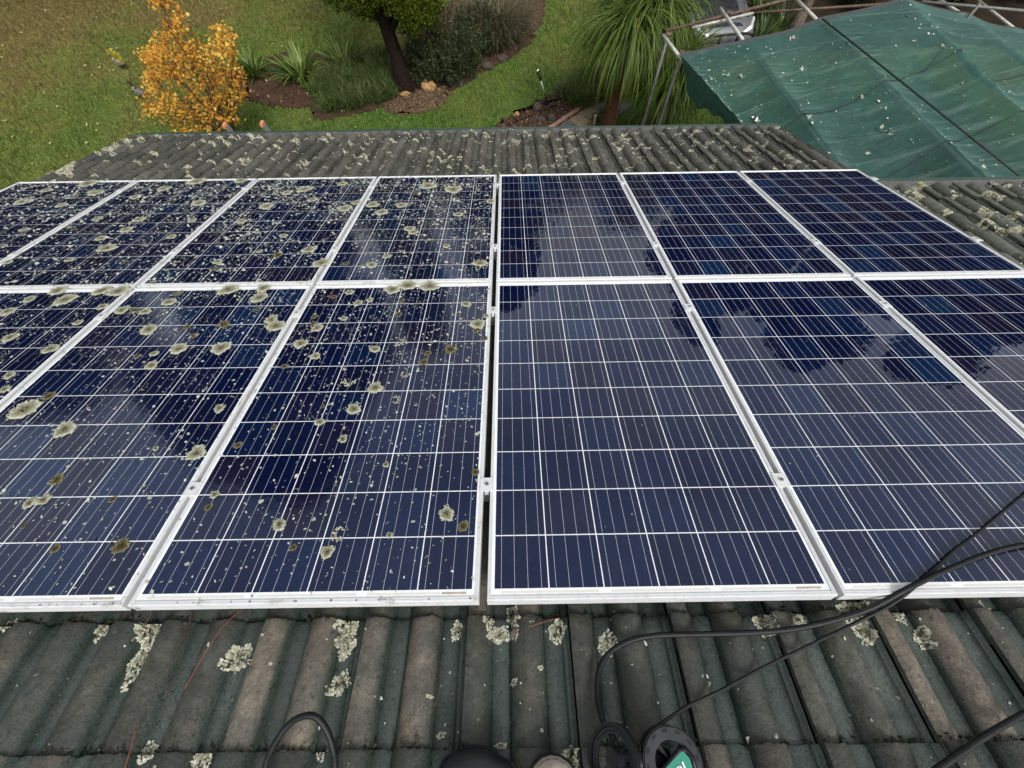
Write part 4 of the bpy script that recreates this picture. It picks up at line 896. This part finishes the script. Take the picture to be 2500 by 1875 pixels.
# ponytail palms
M_PALM = leafmat('palm_strap_leaf', [(0, (.028, .055, .008)), (.5, (.075, .125, .018)), (.85, (.15, .205, .04)), (1, (.24, .29, .08))], .5, .35, .25)
M_PTRUNK = plain('red_brown_fibre_trunk', (.06, .03, .017), .95, var=.75, scale=34, bmp=1., spec=.1)
def palm(px, heads, trunks, label, n, ln, w_, lean=(.4, 1.5), droop=(1.2, 2.6)):
    c = G(*px); e = empty('ponytail_palm', c, label, 'palm tree', 'ponytail palms')
    for (pts, rad) in trunks: trunk('trunk', pts, rad, M_PTRUNK, e)
    for h in heads:
        def fn(n):
            a = U(0, 6.283, n); return np.array(h)+rng.normal(0, .07, (n, 3)), a, U(*ln, n), U(*w_, n), U(*lean, n), U(*droop, n)
        foliage('crown', n, fn, M_PALM, e, 8)
    return e
palm((1478, 330), [(.05, .05, 2.2), (.55, .35, 2.4)], [([(0, 0, 0), (.03, .02, .8), (.05, .04, 1.7), (.05, .05, 2.4)], [.25, .2, .16, .12]), ([(.04, .03, 1.3), (.3, .2, 1.9), (.55, .35, 2.5)], [.09, .08, .07])],
     'tall ponytail palm with hanging leaves left of the net frame', 760, (1.2, 2.1), (.018, .034), (.25, 1.4), (2.0, 3.2))
palm((1606, 322), [(.05, .0, 1.45), (-.12, .05, 1.0)], [([(0, 0, 0), (.02, 0, .6), (.05, 0, 1.5)], [.2, .14, .1])], 'shorter ponytail palm behind the grey net posts', 620, (.95, 1.5), (.028, .05), (.15, 1.3), (1.4, 2.8))
# thin sapling, fern-like clumps at the back
m = MB(); c = G(1437, 182); p1 = at_y(1428, 100, c[1])-c; p2 = at_y(1425, 20, c[1]+.1)-c; m.tube(spline([(0, 0, 0), p1, p2, p2*1.3], 5), .008, 5)
for k in range(7):
    t = rng.uniform(.3, 1.2); b0 = p2*t; m.tube([b0, b0+np.array([rng.uniform(-.25, .25), rng.uniform(-.2, .2), .18])], .004, 4)
sp0 = m.obj('sapling', M_STEM, loc=c, smooth=True); tag(sp0, 'thin bare sapling left of the tall palm', 'sapling')
M_FERN = leafmat('broad_dark_leaf', [(0, (.025, .05, .008)), (.6, (.06, .1, .02)), (1, (.14, .18, .05))], .4, .25, .4)
for px, lb, nn in (((1850, 105), 'leafy lily clump beside the car, nearest the net', 90), ((1905, 75), 'leafy lily clump in front of the rough trunk', 110), ((1850, 40), 'leafy lily clump behind the car bonnet corner', 120), ((1790, -30), 'leafy lily clump at the top edge beside the car', 110)):
    clump('lily_clump', px, nn, .25, (.5, .9), (.035, .06), lb, 'plant', M_FERN, (.1, .9), (.4, 1.5), 'lily clumps by the car')
c = G(1925, 100); e = empty('tree', c, 'tree with rough leaning trunk behind the shade net', 'tree'); M_ROUGH = plain('rough_bark', (.085, .065, .048), .95, var=.6, scale=22, bmp=.9)
tp = at_y(1975, 0, c[1]+.5)-c; trunk('trunk', [(0, 0, -.05), tp*.5, tp, tp+np.array([.3, .4, 2.]), tp+np.array([.5, .8, 4.])], [.24, .17, .15, .12, .06], M_ROUGH, e)
M_GUM = leafmat('dull_tree_leaf', [(0, (.008, .014, .005)), (.6, (.018, .028, .010)), (1, (.042, .055, .022))], .6, .15, .15)
def crown_leaves(lobes, per, size):
    Vs = []; R_ = []
    for (c_, r) in lobes:
        n = int(per*r*r); d = rng.normal(size=(n, 3)); d /= np.linalg.norm(d, axis=1)[:, None]; p = np.array(c_)+d*(r*rng.random(n)**.45)[:, None]
        u = rng.normal(size=(n, 3)); u /= np.linalg.norm(u, axis=1)[:, None]; w_ = np.cross(u, rng.normal(size=(n, 3))); w_ /= np.linalg.norm(w_, axis=1)[:, None]
        s = size*rng.uniform(.6, 1.4, n)[:, None]; Vs.append(np.stack([p-u*s, p-w_*s*.45, p+u*s, p+w_*s*.45], 1).reshape(-1, 3)); R_.append(np.repeat(rng.random(n), 4))
    V = np.vstack(Vs); return V, np.arange(len(V)).reshape(-1, 4), np.concatenate(R_)
V, F, r_ = crown_leaves([(tp+np.array([rng.uniform(-1.2, 2.2), rng.uniform(.2, 2.5), rng.uniform(2.8, 5.5)]), rng.uniform(.6, 1.)) for _ in range(12)], 700, .07); obj('crown', V, F, M_GUM, e, attrs={'rnd': r_})
for k, (x, y, s, lb) in enumerate([(2080, 20, .8, 'dark leafy shrub behind the net, right of the rough trunk'), (2200, -40, 1., 'dark leafy shrub at the top edge behind the net peak'), (2330, 20, .8, 'dark leafy shrub between the net peak and the corner'), (2470, 0, 1., 'dark leafy shrub in the top right corner'), (1990, -60, .9, 'dark shrub at the top edge above the rough trunk')]):
    c = G(x, y); e = empty('shrub', c, lb, 'shrub', 'shrubs behind the net'); m = MB()
    for j in range(6): a = j*1.05; m.tube([(0, 0, 0), (.25*s*math.cos(a), .25*s*math.sin(a), .4*s), (.5*s*math.cos(a), .5*s*math.sin(a), .9*s)], .012, 5)
    m.obj('stems', M_STEM, e, True)
    V, F, r_ = crown_leaves([((s*rng.uniform(-.7, .7), s*rng.uniform(-.6, .6), s*rng.uniform(.4, 1.)), s*rng.uniform(.35, .55)) for _ in range(8)], 1500, .055); obj('leaves', V, F, M_GUM, e, attrs={'rnd': r_})

# maple in autumn colour: leaf clumps fill the crown seen in the photograph, each at its own depth in the crown
CRN = [(95,600),(60,440),(150,520),(250,480),(350,400),(440,200),(500,80),(540,200),(660,310),(690,420),(800,470),(890,560),(930,430),(930,360),(1000,340),(1060,380),(1160,340),(1180,650),(1200,780),(1250,720),(1280,800),(1300,960),(1250,1010),
 (1330,1050),(1310,1240),(1200,1270),(1180,1350),(1240,1450),(1200,1520),(1130,1560),(1060,1700),(560,1700),(480,1520),(420,1520),(370,1450),(350,1390),(250,1410),(130,1390),(110,1300),(80,1210),(140,1180),(100,1000),(60,850),(120,800),(90,700)]
CRN = [(330+x/4.88, y/4.88) for x, y in CRN]
mb_ = G(592, 372); mp_ = empty('maple_tree', mb_, 'small maple in orange and yellow autumn leaf beyond the gutter', 'tree')
M_MAPLE = leafmat('autumn_leaf', [(0, (.06, .020, .009)), (.25, (.22, .07, .012)), (.5, (.46, .20, .022)), (.78, (.62, .34, .04)), (1, (.76, .50, .11))], .55, .3, .25)
M_MTW = plain('red_brown_branch', (.09, .04, .026), .8, var=.4)
cen = []
while len(cen) < 430:
    x, y = rng.uniform(340, 605), rng.uniform(10, 350)
    if in_poly(np.array([x]), np.array([y]), CRN)[0]:
        dy = rng.uniform(-1, 1); hw = 1.05*math.sqrt(max(0, 1-((y-200)/185)**2))+.12; p = at_y(x, y, mb_[1]+.1+dy*hw)-mb_
        if p[2] > .25: cen.append(p)
for _ in range(14): cen.append(at_y(rng.uniform(383, 410), rng.uniform(-12, 20), mb_[1]+rng.uniform(-.1, .2))-mb_)
cen = np.array(cen); k = 13; n = len(cen)*k
p = np.repeat(cen, k, 0)+rng.normal(0, .062, (n, 3)); az = U(0, 6.283, n); nn = rng.normal(0, .55, (n, 3))+np.array([0, -.25, .9]); nn /= np.linalg.norm(nn, axis=1)[:, None]
uu = np.cross(nn, rng.normal(size=(n, 3))); uu /= np.linalg.norm(uu, axis=1)[:, None]; vv = np.cross(nn, uu); s = U(.022, .044, n)[:, None]
pts = []
for j in range(10):
    t = 6.283*j/10; rr = 1. if j % 2 == 0 else .48; pts.append(p+(uu*math.cos(t)+vv*math.sin(t))*s*rr)
V = np.stack(pts, 1).reshape(-1, 3); tone = np.clip(np.repeat(.62+.5*vnoise(cen, 1.6, 9)*.45, k)+rng.normal(0, .24, n), 0, 1)
obj('leaves', V, np.arange(n*10).reshape(n, 10), M_MAPLE, mp_, attrs={'rnd': np.repeat(tone, 10)})
m = MB(); fork0 = np.array([0, 0, .45]); m.tube([(0, 0, -.05), (.01, 0, .25), fork0], [.05, .042, .036], 8)
ends = [at_y(x, y, mb_[1]+dy)-mb_ for x, y, dy in [(400, 40, .1), (430, 45, -.2), (350, 100, .3), (345, 190, -.3), (360, 270, -.5), (540, 80, .2), (575, 90, -.1), (590, 200, .3), (580, 240, -.4), (480, 110, -.5), (480, 150, .6), (420, 180, -.7), (500, 220, -.8), (440, 260, .5), (388, 2, .05)]]
for q in ends:
    q = np.array(q); m.tube(spline([fork0*rng.uniform(.5, 1), fork0*.6+q*.4+np.array([0, 0, .1]), q], 5), np.linspace(.022, .005, 11), 6)
    for _ in range(7):
        t = rng.uniform(.3, .95); b0 = fork0*(1-t)+q*t; m.tube([b0, b0+rng.normal(0, .16, 3)+np.array([0, 0, .16])], .005, 4)
tw = [at_y(345, 222, mb_[1])-mb_, at_y(318, 178, mb_[1])-mb_, at_y(296, 150, mb_[1])-mb_, at_y(262, 122, mb_[1])-mb_]; m.tube(spline([fork0]+tw, 5), .006, 5)
m.obj('branches', M_MTW, mp_, True)
n = 60; t = U(0, 1, n); q = np.array([tw[2]*(1-a_)+tw[3]*a_ for a_ in t])+rng.normal(0, .035, (n, 3)); uu = rng.normal(size=(n, 3)); uu /= np.linalg.norm(uu, axis=1)[:, None]; vv = np.cross(uu, rng.normal(size=(n, 3))); vv /= np.linalg.norm(vv, axis=1)[:, None]
s = U(.02, .04, n)[:, None]; V = np.stack([q+(uu*math.cos(6.283*j/10)+vv*math.sin(6.283*j/10))*s*(1 if j % 2 == 0 else .45) for j in range(10)], 1).reshape(-1, 3)
o = obj('outer_leaves', V, np.arange(n*10).reshape(n, 10), leafmat('yellow_leaf', [(0, (.4, .33, .03)), (1, (.62, .55, .1))], .5, .3), mp_, attrs={'rnd': np.repeat(rng.random(n), 10)})

# ducks on the lawn
M_DUCKB = plain('grey_barred_plumage', (.13, .115, .1), .8, var=.7, scale=55); M_DUCKH = plain('dark_brown_head', (.03, .02, .015), .7, var=.2); M_BREAST = plain('pale_speckled_breast', (.3, .26, .21), .8, var=.4, scale=60); M_DLEG = plain('duck_leg', (.05, .05, .04), .7)
def duck(px, rz, label, headup=.34):
    c = G(*px); e = empty('duck', c+np.array([0, 0, .03]), label, 'duck', 'ducks on the lawn', (0, 0, rz))
    pts = [(-.25, 0, .17), (-.17, 0, .165), (-.05, 0, .16), (.07, 0, .17), (.13, 0, .21), (.155, 0, .27), (.17, 0, headup), (.215, 0, headup+.005), (.25, 0, headup-.012)]
    rad = [.012, .055, .092, .09, .052, .032, .036, .03, .008]
    V, F = tube(spline(pts, 5), np.interp(np.linspace(0, 1, 41), np.linspace(0, 1, 9), rad), 12)
    cen = np.array([(v[0]) for v in V]); mi = []
    for f in F:
        x = np.mean([V[i][0] for i in f]); z = np.mean([V[i][2] for i in f]); mi.append(1 if z > .245 else (2 if x > .06 else 0))
    obj('body', V, F, [M_DUCKB, M_DUCKH, M_BREAST], e, True, midx=mi)
    for s_ in (-1, 1):
        P = [(.07, s_*.085, .19), (-.05, s_*.098, .19), (-.2, s_*.045, .19), (-.26, s_*.012, .185), (-.2, s_*.05, .15), (-.05, s_*.098, .125), (.06, s_*.09, .14)]
        Q = [(x, y*1.12, z) for x, y, z in P]; n = len(P); obj('wing', P+Q, [list(range(n, 2*n))]+[[i, (i+1) % n, n+(i+1) % n, n+i] for i in range(n)], M_DUCKB, e)
        m = MB(); m.tube([(0, s_*.04, .09), (.01, s_*.04, 0)], .006, 6); m.box((.03, s_*.04, -.004), (.06, .045, .006)); m.obj('leg', M_DLEG, e)
duck((303, 168), math.radians(155), 'grey barred duck on the lawn beyond the yellow twig')
duck((352, 240), math.radians(150), 'brown headed duck half hidden by the maple leaves')

# ================================================================== SHADE NET AND FRAME
ZN = -2.6
far = [(1668, 135), (1828, 101), (2010, 48), (2218, -2)]; nearp = [(1830, 312), (2052, 399), (2397, 423), (2500, 277)]
A_ = at_z(*far[0], ZN); B_ = at_z(*far[3], ZN); fd = (B_-A_)[:2]; fd /= np.linalg.norm(fd)
def on_far(x, y):            # point of a pixel ray in the upright plane through the net's far edge
    d = ray(x, y); nx_ = np.array([-fd[1], fd[0]]); t = np.dot(nx_, (A_-CAMW)[:2])/np.dot(nx_, d[:2]); return CAMW+d*t
R5, R6 = on_far(2371, 36), on_far(2497, 72)
ridges = []; SHL = np.array([-.045, -.012, .008])
for f_, n_ in zip(far, nearp):
    a_, b_ = at_z(*f_, ZN), at_z(*n_, ZN); dr = (b_-a_); t = (2.78-a_[1])/dr[1]; ridges.append((a_, a_+dr*t))
for a_, px in ((R5, (2500, 139)),):
    b_ = at_z(*px, a_[2]); dr = b_-a_; dr /= np.linalg.norm(dr); t = (2.78-a_[1])/dr[1]; ridges.append((a_, a_+dr*t))
ridges.append((R6, R6+(ridges[4][1]-ridges[4][0]))); q_ = ridges[5]; ridges.append((q_[0]+np.array([1.6, .5, -.5]), q_[1]+np.array([1.6, .2, -.5])))
RID0 = list(ridges); ridges[0] = (ridges[0][0]+SHL, ridges[0][1]+SHL); NSUB, NL = 24, 300; cols = []; fr_ = []; bay = []
for k in range(len(ridges)-1):
    for j in range(NSUB): cols.append((ridges[k][0]*(1-j/NSUB)+ridges[k+1][0]*j/NSUB, ridges[k][1]*(1-j/NSUB)+ridges[k+1][1]*j/NSUB)); fr_.append(j/NSUB); bay.append(k)
cols.append(ridges[-1]); fr_.append(0.); bay.append(len(ridges)-1)
V = np.zeros((len(cols), NL+1, 3))
for i, (a_, b_) in enumerate(cols):
    s = np.linspace(0, 1, NL+1)[:, None]; P = a_*(1-s)+b_*s; ss = s[:, 0]*np.linalg.norm(b_-a_); sg = math.sin(math.pi*fr_[i])
    k = bay[i]; amp = (.22+.05*math.sin(2.1*k))*(1+.5*np.sin(1.5*ss+k*2.)); c01 = fr_[i]
    w1 = ss*2.1+.30*math.sin(2.2*c01+k)+.25*np.sin(ss*1.3+k*1.7)+.22*math.sin(math.pi*c01); w2 = ss*4.7-.5*c01+.3*np.sin(ss*2.3+k)+.35*math.sin(math.pi*c01+k); w3 = ss*9.+.6*c01+.4*np.sin(ss*3.7+2*k)
    rg = lambda w, p: (1-np.abs(((w % 1)-.5)*2))**p
    wr = .070*(rg(w1, 6)-.15)+.042*(rg(w2, 8)-.12)*(.6+.4*np.sin(ss*1.9+k*3+3*c01))+.014*(rg(w3, 4)-.2)+.015*np.sin(ss*3.3+4*c01+k)
    amp = amp*(.12+.88*np.clip(ss/1.6, 0, 1)); P[:, 2] -= sg*amp; P[:, 2] += wr*(.22+.78*sg)*np.clip(.35+ss/.8, 0, 1); V[i] = P
Vn = V.reshape(-1, 3); m_ = NL+1
F = np.array([[i*m_+j, (i+1)*m_+j, (i+1)*m_+j+1, i*m_+j+1] for i in range(len(cols)-1) for j in range(NL)])
def mat_net():
    m, t, b = nodes('green_shade_cloth'); n1 = noise(t, 1.6, 4, .6, 'Position'); n2 = noise(t, 9, 4, .6, 'Position')
    c = ramp(t, n1, [(.3, (.014, .058, .048)), (.55, (.021, .078, .066)), (.75, (.030, .100, .087))]); c = mixc(t, 1., c, mrange(t, n2, .3, .7, .82, 1.15), 'MULTIPLY')
    t.links.new(c, b.inputs['Base Color']); b.inputs['Roughness'].default_value = .55; b.inputs['Specular IOR Level'].default_value = .35
    b.inputs['Sheen Weight'].default_value = .8; b.inputs['Sheen Roughness'].default_value = .35; b.inputs['Sheen Tint'].default_value = (.6, .95, .9, 1)
    tr = N(t, 'BsdfTransparent'); tl = N(t, 'BsdfTranslucent'); t.links.new(c, tl.inputs[0])
    m1 = N(t, 'MixShader'); m1.inputs[0].default_value = .15; t.links.new(b.outputs[0], m1.inputs[1]); t.links.new(tl.outputs[0], m1.inputs[2])
    m2 = N(t, 'MixShader'); m2.inputs[0].default_value = .22; t.links.new(m1.outputs[0], m2.inputs[1]); t.links.new(tr.outputs[0], m2.inputs[2]); t.links.new(m2.outputs[0], t.nodes['Material Output'].inputs[0]); return m
M_NET = mat_net(); M_HEM = plain('dark_grey_hem', (.045, .048, .05), .8, var=.2); M_NETD = plain('dark_green_net_skirt', (.02, .075, .055), .7, var=.3, scale=12)
net = empty('shade_net', Vn[0], 'green shade net sagging over the pipe frame, flecked with pale litter', 'shade net'); NO = Vn[0]
obj('net_cloth', Vn-NO, F, M_NET, net, True)
hv = V[:, 0]; out = np.array([-fd[1], fd[0], 0])*.075; P = np.vstack([hv, hv+out+np.array([0, 0, .004])]); n = len(hv)
obj('hem', P-NO, [[i, n+i, n+i+1, i+1] for i in range(n-1)], M_HEM, net, True)
sk = V[0]; dn = np.array([[0, 0, -(.30+.10*math.sin(j*.055)+.025*math.sin(j*.3))*math.sin(min(1, j/42)*math.pi/2)] for j in range(m_)]); P = np.vstack([sk, sk+dn*.5+np.array([-.01, 0, 0]), sk+dn+np.array([.02, 0, 0])])
obj('skirt', P-NO, [[r0*m_+j, r0*m_+j+1, (r0+1)*m_+j+1, (r0+1)*m_+j] for r0 in range(2) for j in range(m_-1)], M_NETD, net, True)
M_ROPE = plain('black_cord', (.008, .009, .010), .6, var=.2)
def net_z(P):        # nearest point of the net below a plan position
    d = (Vn[:, 0]-P[0])**2+(Vn[:, 1]-P[1])**2; return Vn[np.argmin(d), 2]
# seams stitched across the cloth
for sl_ in (.36, .60):
    m = MB(); j = int(NL*sl_); row = []
    for i in range(0, len(cols)): 
        jf = float(np.clip(NL*(sl_+.03*math.sin(i*.07)-.0012*i), 0, NL-1.01)); j0_ = int(jf); row.append(V[i, j0_]*(1-jf+j0_)+V[i, j0_+1]*(jf-j0_)-NO+np.array([0, 0, .006]))
    m.tube(row, .007, 5); m.obj('seam', M_ROPE, net, True)
litter = Vn[rng.integers(0, len(Vn), 1300)]; flakes('net_litter', litter-NO, .006+.006*rng.gamma(1., 1, 1300).clip(0, 4), M_FLECK, 6, parent=net, lift=.012)
for (x, y, r) in [(1862, 268, 14), (1868, 283, 9), (1737, 205, 10), (1777, 178, 8), (1813, 183, 8), (1965, 300, 9), (2166, 317, 12), (1963, 160, 8), (1932, 100, 7), (2140, 350, 6), (2105, 237, 7), (2288, 128, 7), (2475, 95, 8)]:
    p = at_z(x, y, ZN-.1); p[2] = net_z(p)+.012; r = r*(CAMW[2]-p[2])/FPX/.62; q = p+np.c_[rng.normal(0, r*.5, 9), rng.normal(0, r*.5, 9), np.zeros(9)]
    o = flakes('pale_litter', q-NO, U(r*.25, r*.5, 9), M_FLECK, 6, parent=net, lift=.01, tilt=.5); del o['kind']
# the straight black line over the net
a_, b_ = at_z(2008, 46, ZN+.05), at_z(2492, 432, ZN+.05); dr = b_-a_
V2, F2 = tube([a_, a_+dr*.5, a_+dr*1.25], .011, 6); tag(obj('black_cord', V2, F2, M_ROPE, None, True, origin=a_), 'straight black cord stretched over the shade net', 'cord')
# pipe frame
M_PIPE = plain('pale_galvanised_pipe', (.5, .48, .44), .55, .2, .3, 18, .2); M_PIPED = plain('grey_pipe_post', (.14, .14, .13), .6, .3, .3, 10); M_RUST = plain('rusty_pipe', (.10, .062, .045), .8, .1, .5, 14, .3)
frm = empty('pipe_frame', (A_[0], A_[1], GZ), 'galvanised and rusty pipe frame carrying the green shade net', 'pipe frame'); FO = np.array(frm.location)
def pipe(name, a, b, r, mat): 
    m = MB(); a = np.array(a); b = np.array(b); m.tube([a-FO, (a+b)/2-FO, b-FO], r, 12); return m.obj(name, mat, frm, True)
ends = {0: (1622, 76), 1: (1763, 10), 2: (1950, -12), 4: (2300, -10), 5: (2396, -6)}
for k, px in ends.items():
    a_, b_ = RID0[k]; dz = np.array([0, 0, -.062]); zz = a_[2]; dr = (b_-a_)/np.linalg.norm(b_-a_)
    e0 = at_z(*px, zz); L0 = np.linalg.norm((e0-a_)); pipe('ridge_pipe', e0+dz, a_+dz, .026, M_PIPE); pipe('ridge_pipe', a_+dz+dr*.001, b_+dz, .026, M_PIPE)
a_, b_ = at_z(1626, 75, ZN-.09), at_z(1905, 3, ZN-.09); pipe('cross_pipe', a_, b_+(b_-a_)*1.2, .024, M_RUST)
pipe('cross_pipe', at_z(1690, 67, ZN-.16), at_z(1838, 32, ZN-.16), .02, M_PIPE); pipe('cross_pipe', at_z(1838, 31, ZN-.2), at_z(2160, 10, ZN-.2), .02, M_RUST)
pipe('cross_pipe', at_z(2250, 4, -2.95), at_z(2600, 35, -2.95), .024, M_PIPED)
for px in ((1630, 90), (1662, 138)):
    t_ = at_z(*px, ZN-.07); pipe('post', t_, (t_[0]+.02, t_[1], GZ-.05), .026, M_PIPED)
t_ = at_z(2392, 8, -2.9); pipe('post', t_, (t_[0], t_[1], GZ-.05), .03, M_PIPED)
for px in ((1629, 84), (1663, 128), (1776, 31)):
    c = at_z(*px, ZN-.04); m = MB(); dr = ridges[0][0]-at_z(1622, 76, ZN); dr /= np.linalg.norm(dr); m.tube([c-FO-dr*.03, c-FO+dr*.03], .036, 10); m.box(c-FO+np.array([.04, 0, 0]), (.05, .05, .05)); m.obj('coupler', M_RUST, frm, True)

# ================================================================== CAR
yaw = math.radians(-7); car = empty('parked_car', at_z(1768, 108, GZ+.6)*np.array([1, 1, 0])+np.array([0, .1, GZ]), 'dark silver car with bull bar parked behind the net frame', 'car', None, (0, 0, -yaw))
M_PAINT = plain('silver_grey_paint', (.11, .115, .125), .45, .2, .15, 6, 0, .4, .25); M_HOOD = plain('dusty_bonnet_dark_reflection', (.020, .021, .024), .6, .0, .6, 7, 0, .25, 0.)  # dusty bonnet; its black reflection is put into the dark base colour
M_GLASS = plain('windscreen_glass', (.03, .045, .04), .04, 0, .1, 4, 0, .8, 1.); M_LAMP = plain('headlamp_lens', (.62, .64, .66), .12, .3, .2, 20, 0, .6, 1.); M_TYRE = plain('tyre', (.015, .015, .016), .85)
def loft(secs, close=True, mat=None, name='body', parent=None, smooth=True):
    n = len(secs[0]); V = [p for s in secs for p in s]; F = [[i*n+j, i*n+j+1, (i+1)*n+j+1, (i+1)*n+j] for i in range(len(secs)-1) for j in range(n-1)]
    return obj(name, V, F, mat, parent, smooth)
def sec(y, w, z0, z1, crown=.05, tuck=.92):
    xs_ = [-w*tuck, -w, -w, -w*.985, -w*.9, -w*.6, 0, w*.6, w*.9, w*.985, w, w, w*tuck]; zs = [z0, z0+.12, z1-.22, z1-.09, z1-.015, z1+crown*.7, z1+crown, z1+crown*.7, z1-.015, z1-.09, z1-.22, z0+.12, z0]
    return [(x, y, z) for x, z in zip(xs_, zs)]
B = [sec(-.02, .60, .30, .52, .0), sec(.0, .74, .26, .68, .02), sec(.10, .84, .24, .80, .035), sec(.28, .90, .22, .90, .05), sec(.65, .925, .22, .97, .055), sec(1.1, .93, .22, 1.02, .05), sec(1.5, .93, .22, 1.06, .03), sec(2.2, .93, .22, 1.07, .0), sec(3.6, .93, .22, 1.07, .0), sec(4.4, .9, .25, 1.05, 0), sec(4.6, .8, .3, .9, 0)]
body = loft(B, mat=M_PAINT, parent=car)
m = loft([[(x*w, y, z+dz) for x, dz in ((-1, -.03), (-.6, .022), (0, .040), (.6, .022), (1, -.03))] for y, w, z in ((.16, .66, .862), (.45, .74, .968), (.95, .77, 1.032), (1.42, .79, 1.075))], mat=M_HOOD, name='bonnet', parent=car)
loft([[(x*w, y, z+dz) for x, dz in ((-1, -.02), (-.5, .015), (0, .025), (.5, .015), (1, -.02))] for y, w, z in ((1.46, .76, 1.085), (1.8, .72, 1.33), (2.15, .64, 1.58))], mat=M_GLASS, name='windscreen', parent=car)
C2 = [sec(2.14, .70, 1.02, 1.60, .03, 1.25), sec(2.6, .70, 1.02, 1.68, .03, 1.25), sec(3.6, .69, 1.02, 1.66, .03, 1.25), sec(4.3, .62, 1.02, 1.5, .02, 1.3), sec(4.5, .6, 1.02, 1.1, .0, 1.3)]; loft(C2, mat=M_PAINT, name='cabin', parent=car)
for s_ in (-1, 1):
    P = [(s_*.46, .035, .70), (s_*.74, .12, .80), (s_*.88, .42, .89), (s_*.84, .46, .925), (s_*.68, .18, .84), (s_*.48, .08, .76)]; Q = [(x+s_*.012, y-.025, z+.03) for x, y, z in P]; n = 6
    hl = obj('headlamp', P+Q, [list(range(n, 2*n))]+[[i, (i+1) % n, n+(i+1) % n, n+i] for i in range(n)], M_LAMP, car)
    m = MB(); m.tube([(s_*.80, 1.95, 1.12), (s_*1.0, 1.9, 1.16), (s_*1.08, 1.9, 1.17)], [.03, .08, .06], 8); m.obj('mirror', M_PAINT, car, True)
    m = MB(); m.tube([(s_*.1-.25, 1.42, 1.105), (s_*.1+.25, 1.55, 1.17)], .012, 6); m.obj('wiper', M_PLAST, car)
    m = MB(); m.tube([(s_*.6, 1.44, 1.08), (s_*.74, 1.46, 1.09), (s_*.74, 1.8, 1.335), (s_*.67, 2.14, 1.585)], .02, 6); m.obj('pillar_trim', M_PLAST, car, True)
    for yy in (.85, 3.65):
        m = MB(); m.tube([(s_*.72, yy, .33), (s_*.935, yy, .33)], .33, 24); w = m.obj('wheel', M_TYRE, car, True); m = MB(); m.tube([(s_*.936, yy, .33), (s_*.945, yy, .33)], .21, 18); m.obj('rim', M_ALUD, w, True)
m = MB(); m.box((0, .035, .60), (.84, .06, .16)); m.obj('grille', M_PLAST, car)
m = MB(); m.tube(spline([(-.72, .02, .45), (-.74, -.16, .62), (-.66, -.2, .80), (-.46, -.19, .86), (0, -.21, .88), (.46, -.19, .86), (.66, -.2, .80), (.74, -.16, .62), (.72, .02, .45)], 5), .032, 8)
m.tube([(-.8, -.12, .5), (0, -.2, .5), (.8, -.12, .5)], .06, 8)
for x in (-.25, .25): m.box((x, -.19, .68), (.06, .05, .42))
m.obj('bull_bar', M_PLAST, car, True)
m = MB(); m.tube([(0, 0, 0), (.0, .16, .05)], .034, 10); m.tube([(0, .16, .05), (0, .2, .062)], .02, 8)
bp = car.matrix_basis @ Vector((-.36, 1.2, 1.115)); bo = m.obj('water_bottle', plain('dark_blue_bottle', (.012, .02, .06), .2, 0, .2, 30, 0, .6, 1.), loc=bp, smooth=True); tag(bo, 'dark blue bottle lying on the car bonnet by the windscreen', 'bottle')

# ================================================================== TREES BEYOND THE GARDEN (they show as reflections in the panels)
M_GBARK = plain('grey_gum_bark', (.16, .14, .12), .85, var=.4, scale=5)
def big_tree(x, y, h, r, label, per=46, nl=34, low=.35, name='gum_tree'):
    e = empty(name, (x, y, GZ), label, 'tree', 'tall trees beyond the lawn'); m = MB(); m.tube(spline([(0, 0, 0), (.2, .1, h*.35), (0, .2, h*.7), (.2, 0, h*.92)], 4), np.linspace(.035*h*.5, .03, 13), 9)
    lobes = []
    for k in range(nl):
        z = h*(low+(1-low)*rng.random()); f = math.sin(math.pi*min(1, (z/h-low+.12)/(1.12-low)))**.6; a = rng.uniform(0, 6.283); rr = r*f*math.sqrt(rng.random()); c_ = np.array([rr*math.cos(a), rr*math.sin(a), z]); lobes.append((c_, r*rng.uniform(.22, .38)))
        if k % 3 == 0: m.tube(spline([(0, .1, z*.6), c_*.5+np.array([0, 0, z*.35]), c_], 3), [.12, .1, .08, .06, .05, .04, .03], 6)
    m.obj('trunk', M_GBARK, e, True); V, F, r_ = crown_leaves(lobes, per, .2*h/14); obj('crown', V, F, M_GUM, e, attrs={'rnd': r_}); return e
big_tree(-14.5, 22., 22.5, 6.2, 'tall spreading gum reflected in the left panels', 330, 95, .10)
big_tree(-25, 20, 15.0, 5., 'second gum left of the tall spreading one', 260, 54, .05)
big_tree(-.2, 29, 12.4, 3.1, 'narrow gum reflected in the panel right of the centre gap', 420, 50, .06)
big_tree(11.5, 23.0, 13.2, 3.3, 'gum reflected in the middle right panels', 420, 60, .02)
big_tree(17.3, 22., 14.4, 3.8, 'gum reflected in the second right panel', 420, 64, .02)
big_tree(23.5, 21, 14.6, 4.2, 'gum reflected at the right picture edge', 380, 64, .02)
big_tree(30.5, 18.5, 14.0, 4.6, 'gum farthest right beyond the lawn', 280, 54, .02)
for k in range(9): big_tree(-46+k*11.5+rng.uniform(-2, 2), 44+rng.uniform(-3, 5), rng.uniform(8.2, 10.) if 2 < k < 6 else rng.uniform(9.5, 13), rng.uniform(5.2, 6.2), 'distant gum, %s from the left in the far tree line' % ['first', 'second', 'third', 'fourth', 'fifth', 'sixth', 'seventh', 'eighth', 'ninth'][k], 110, 44, .02)
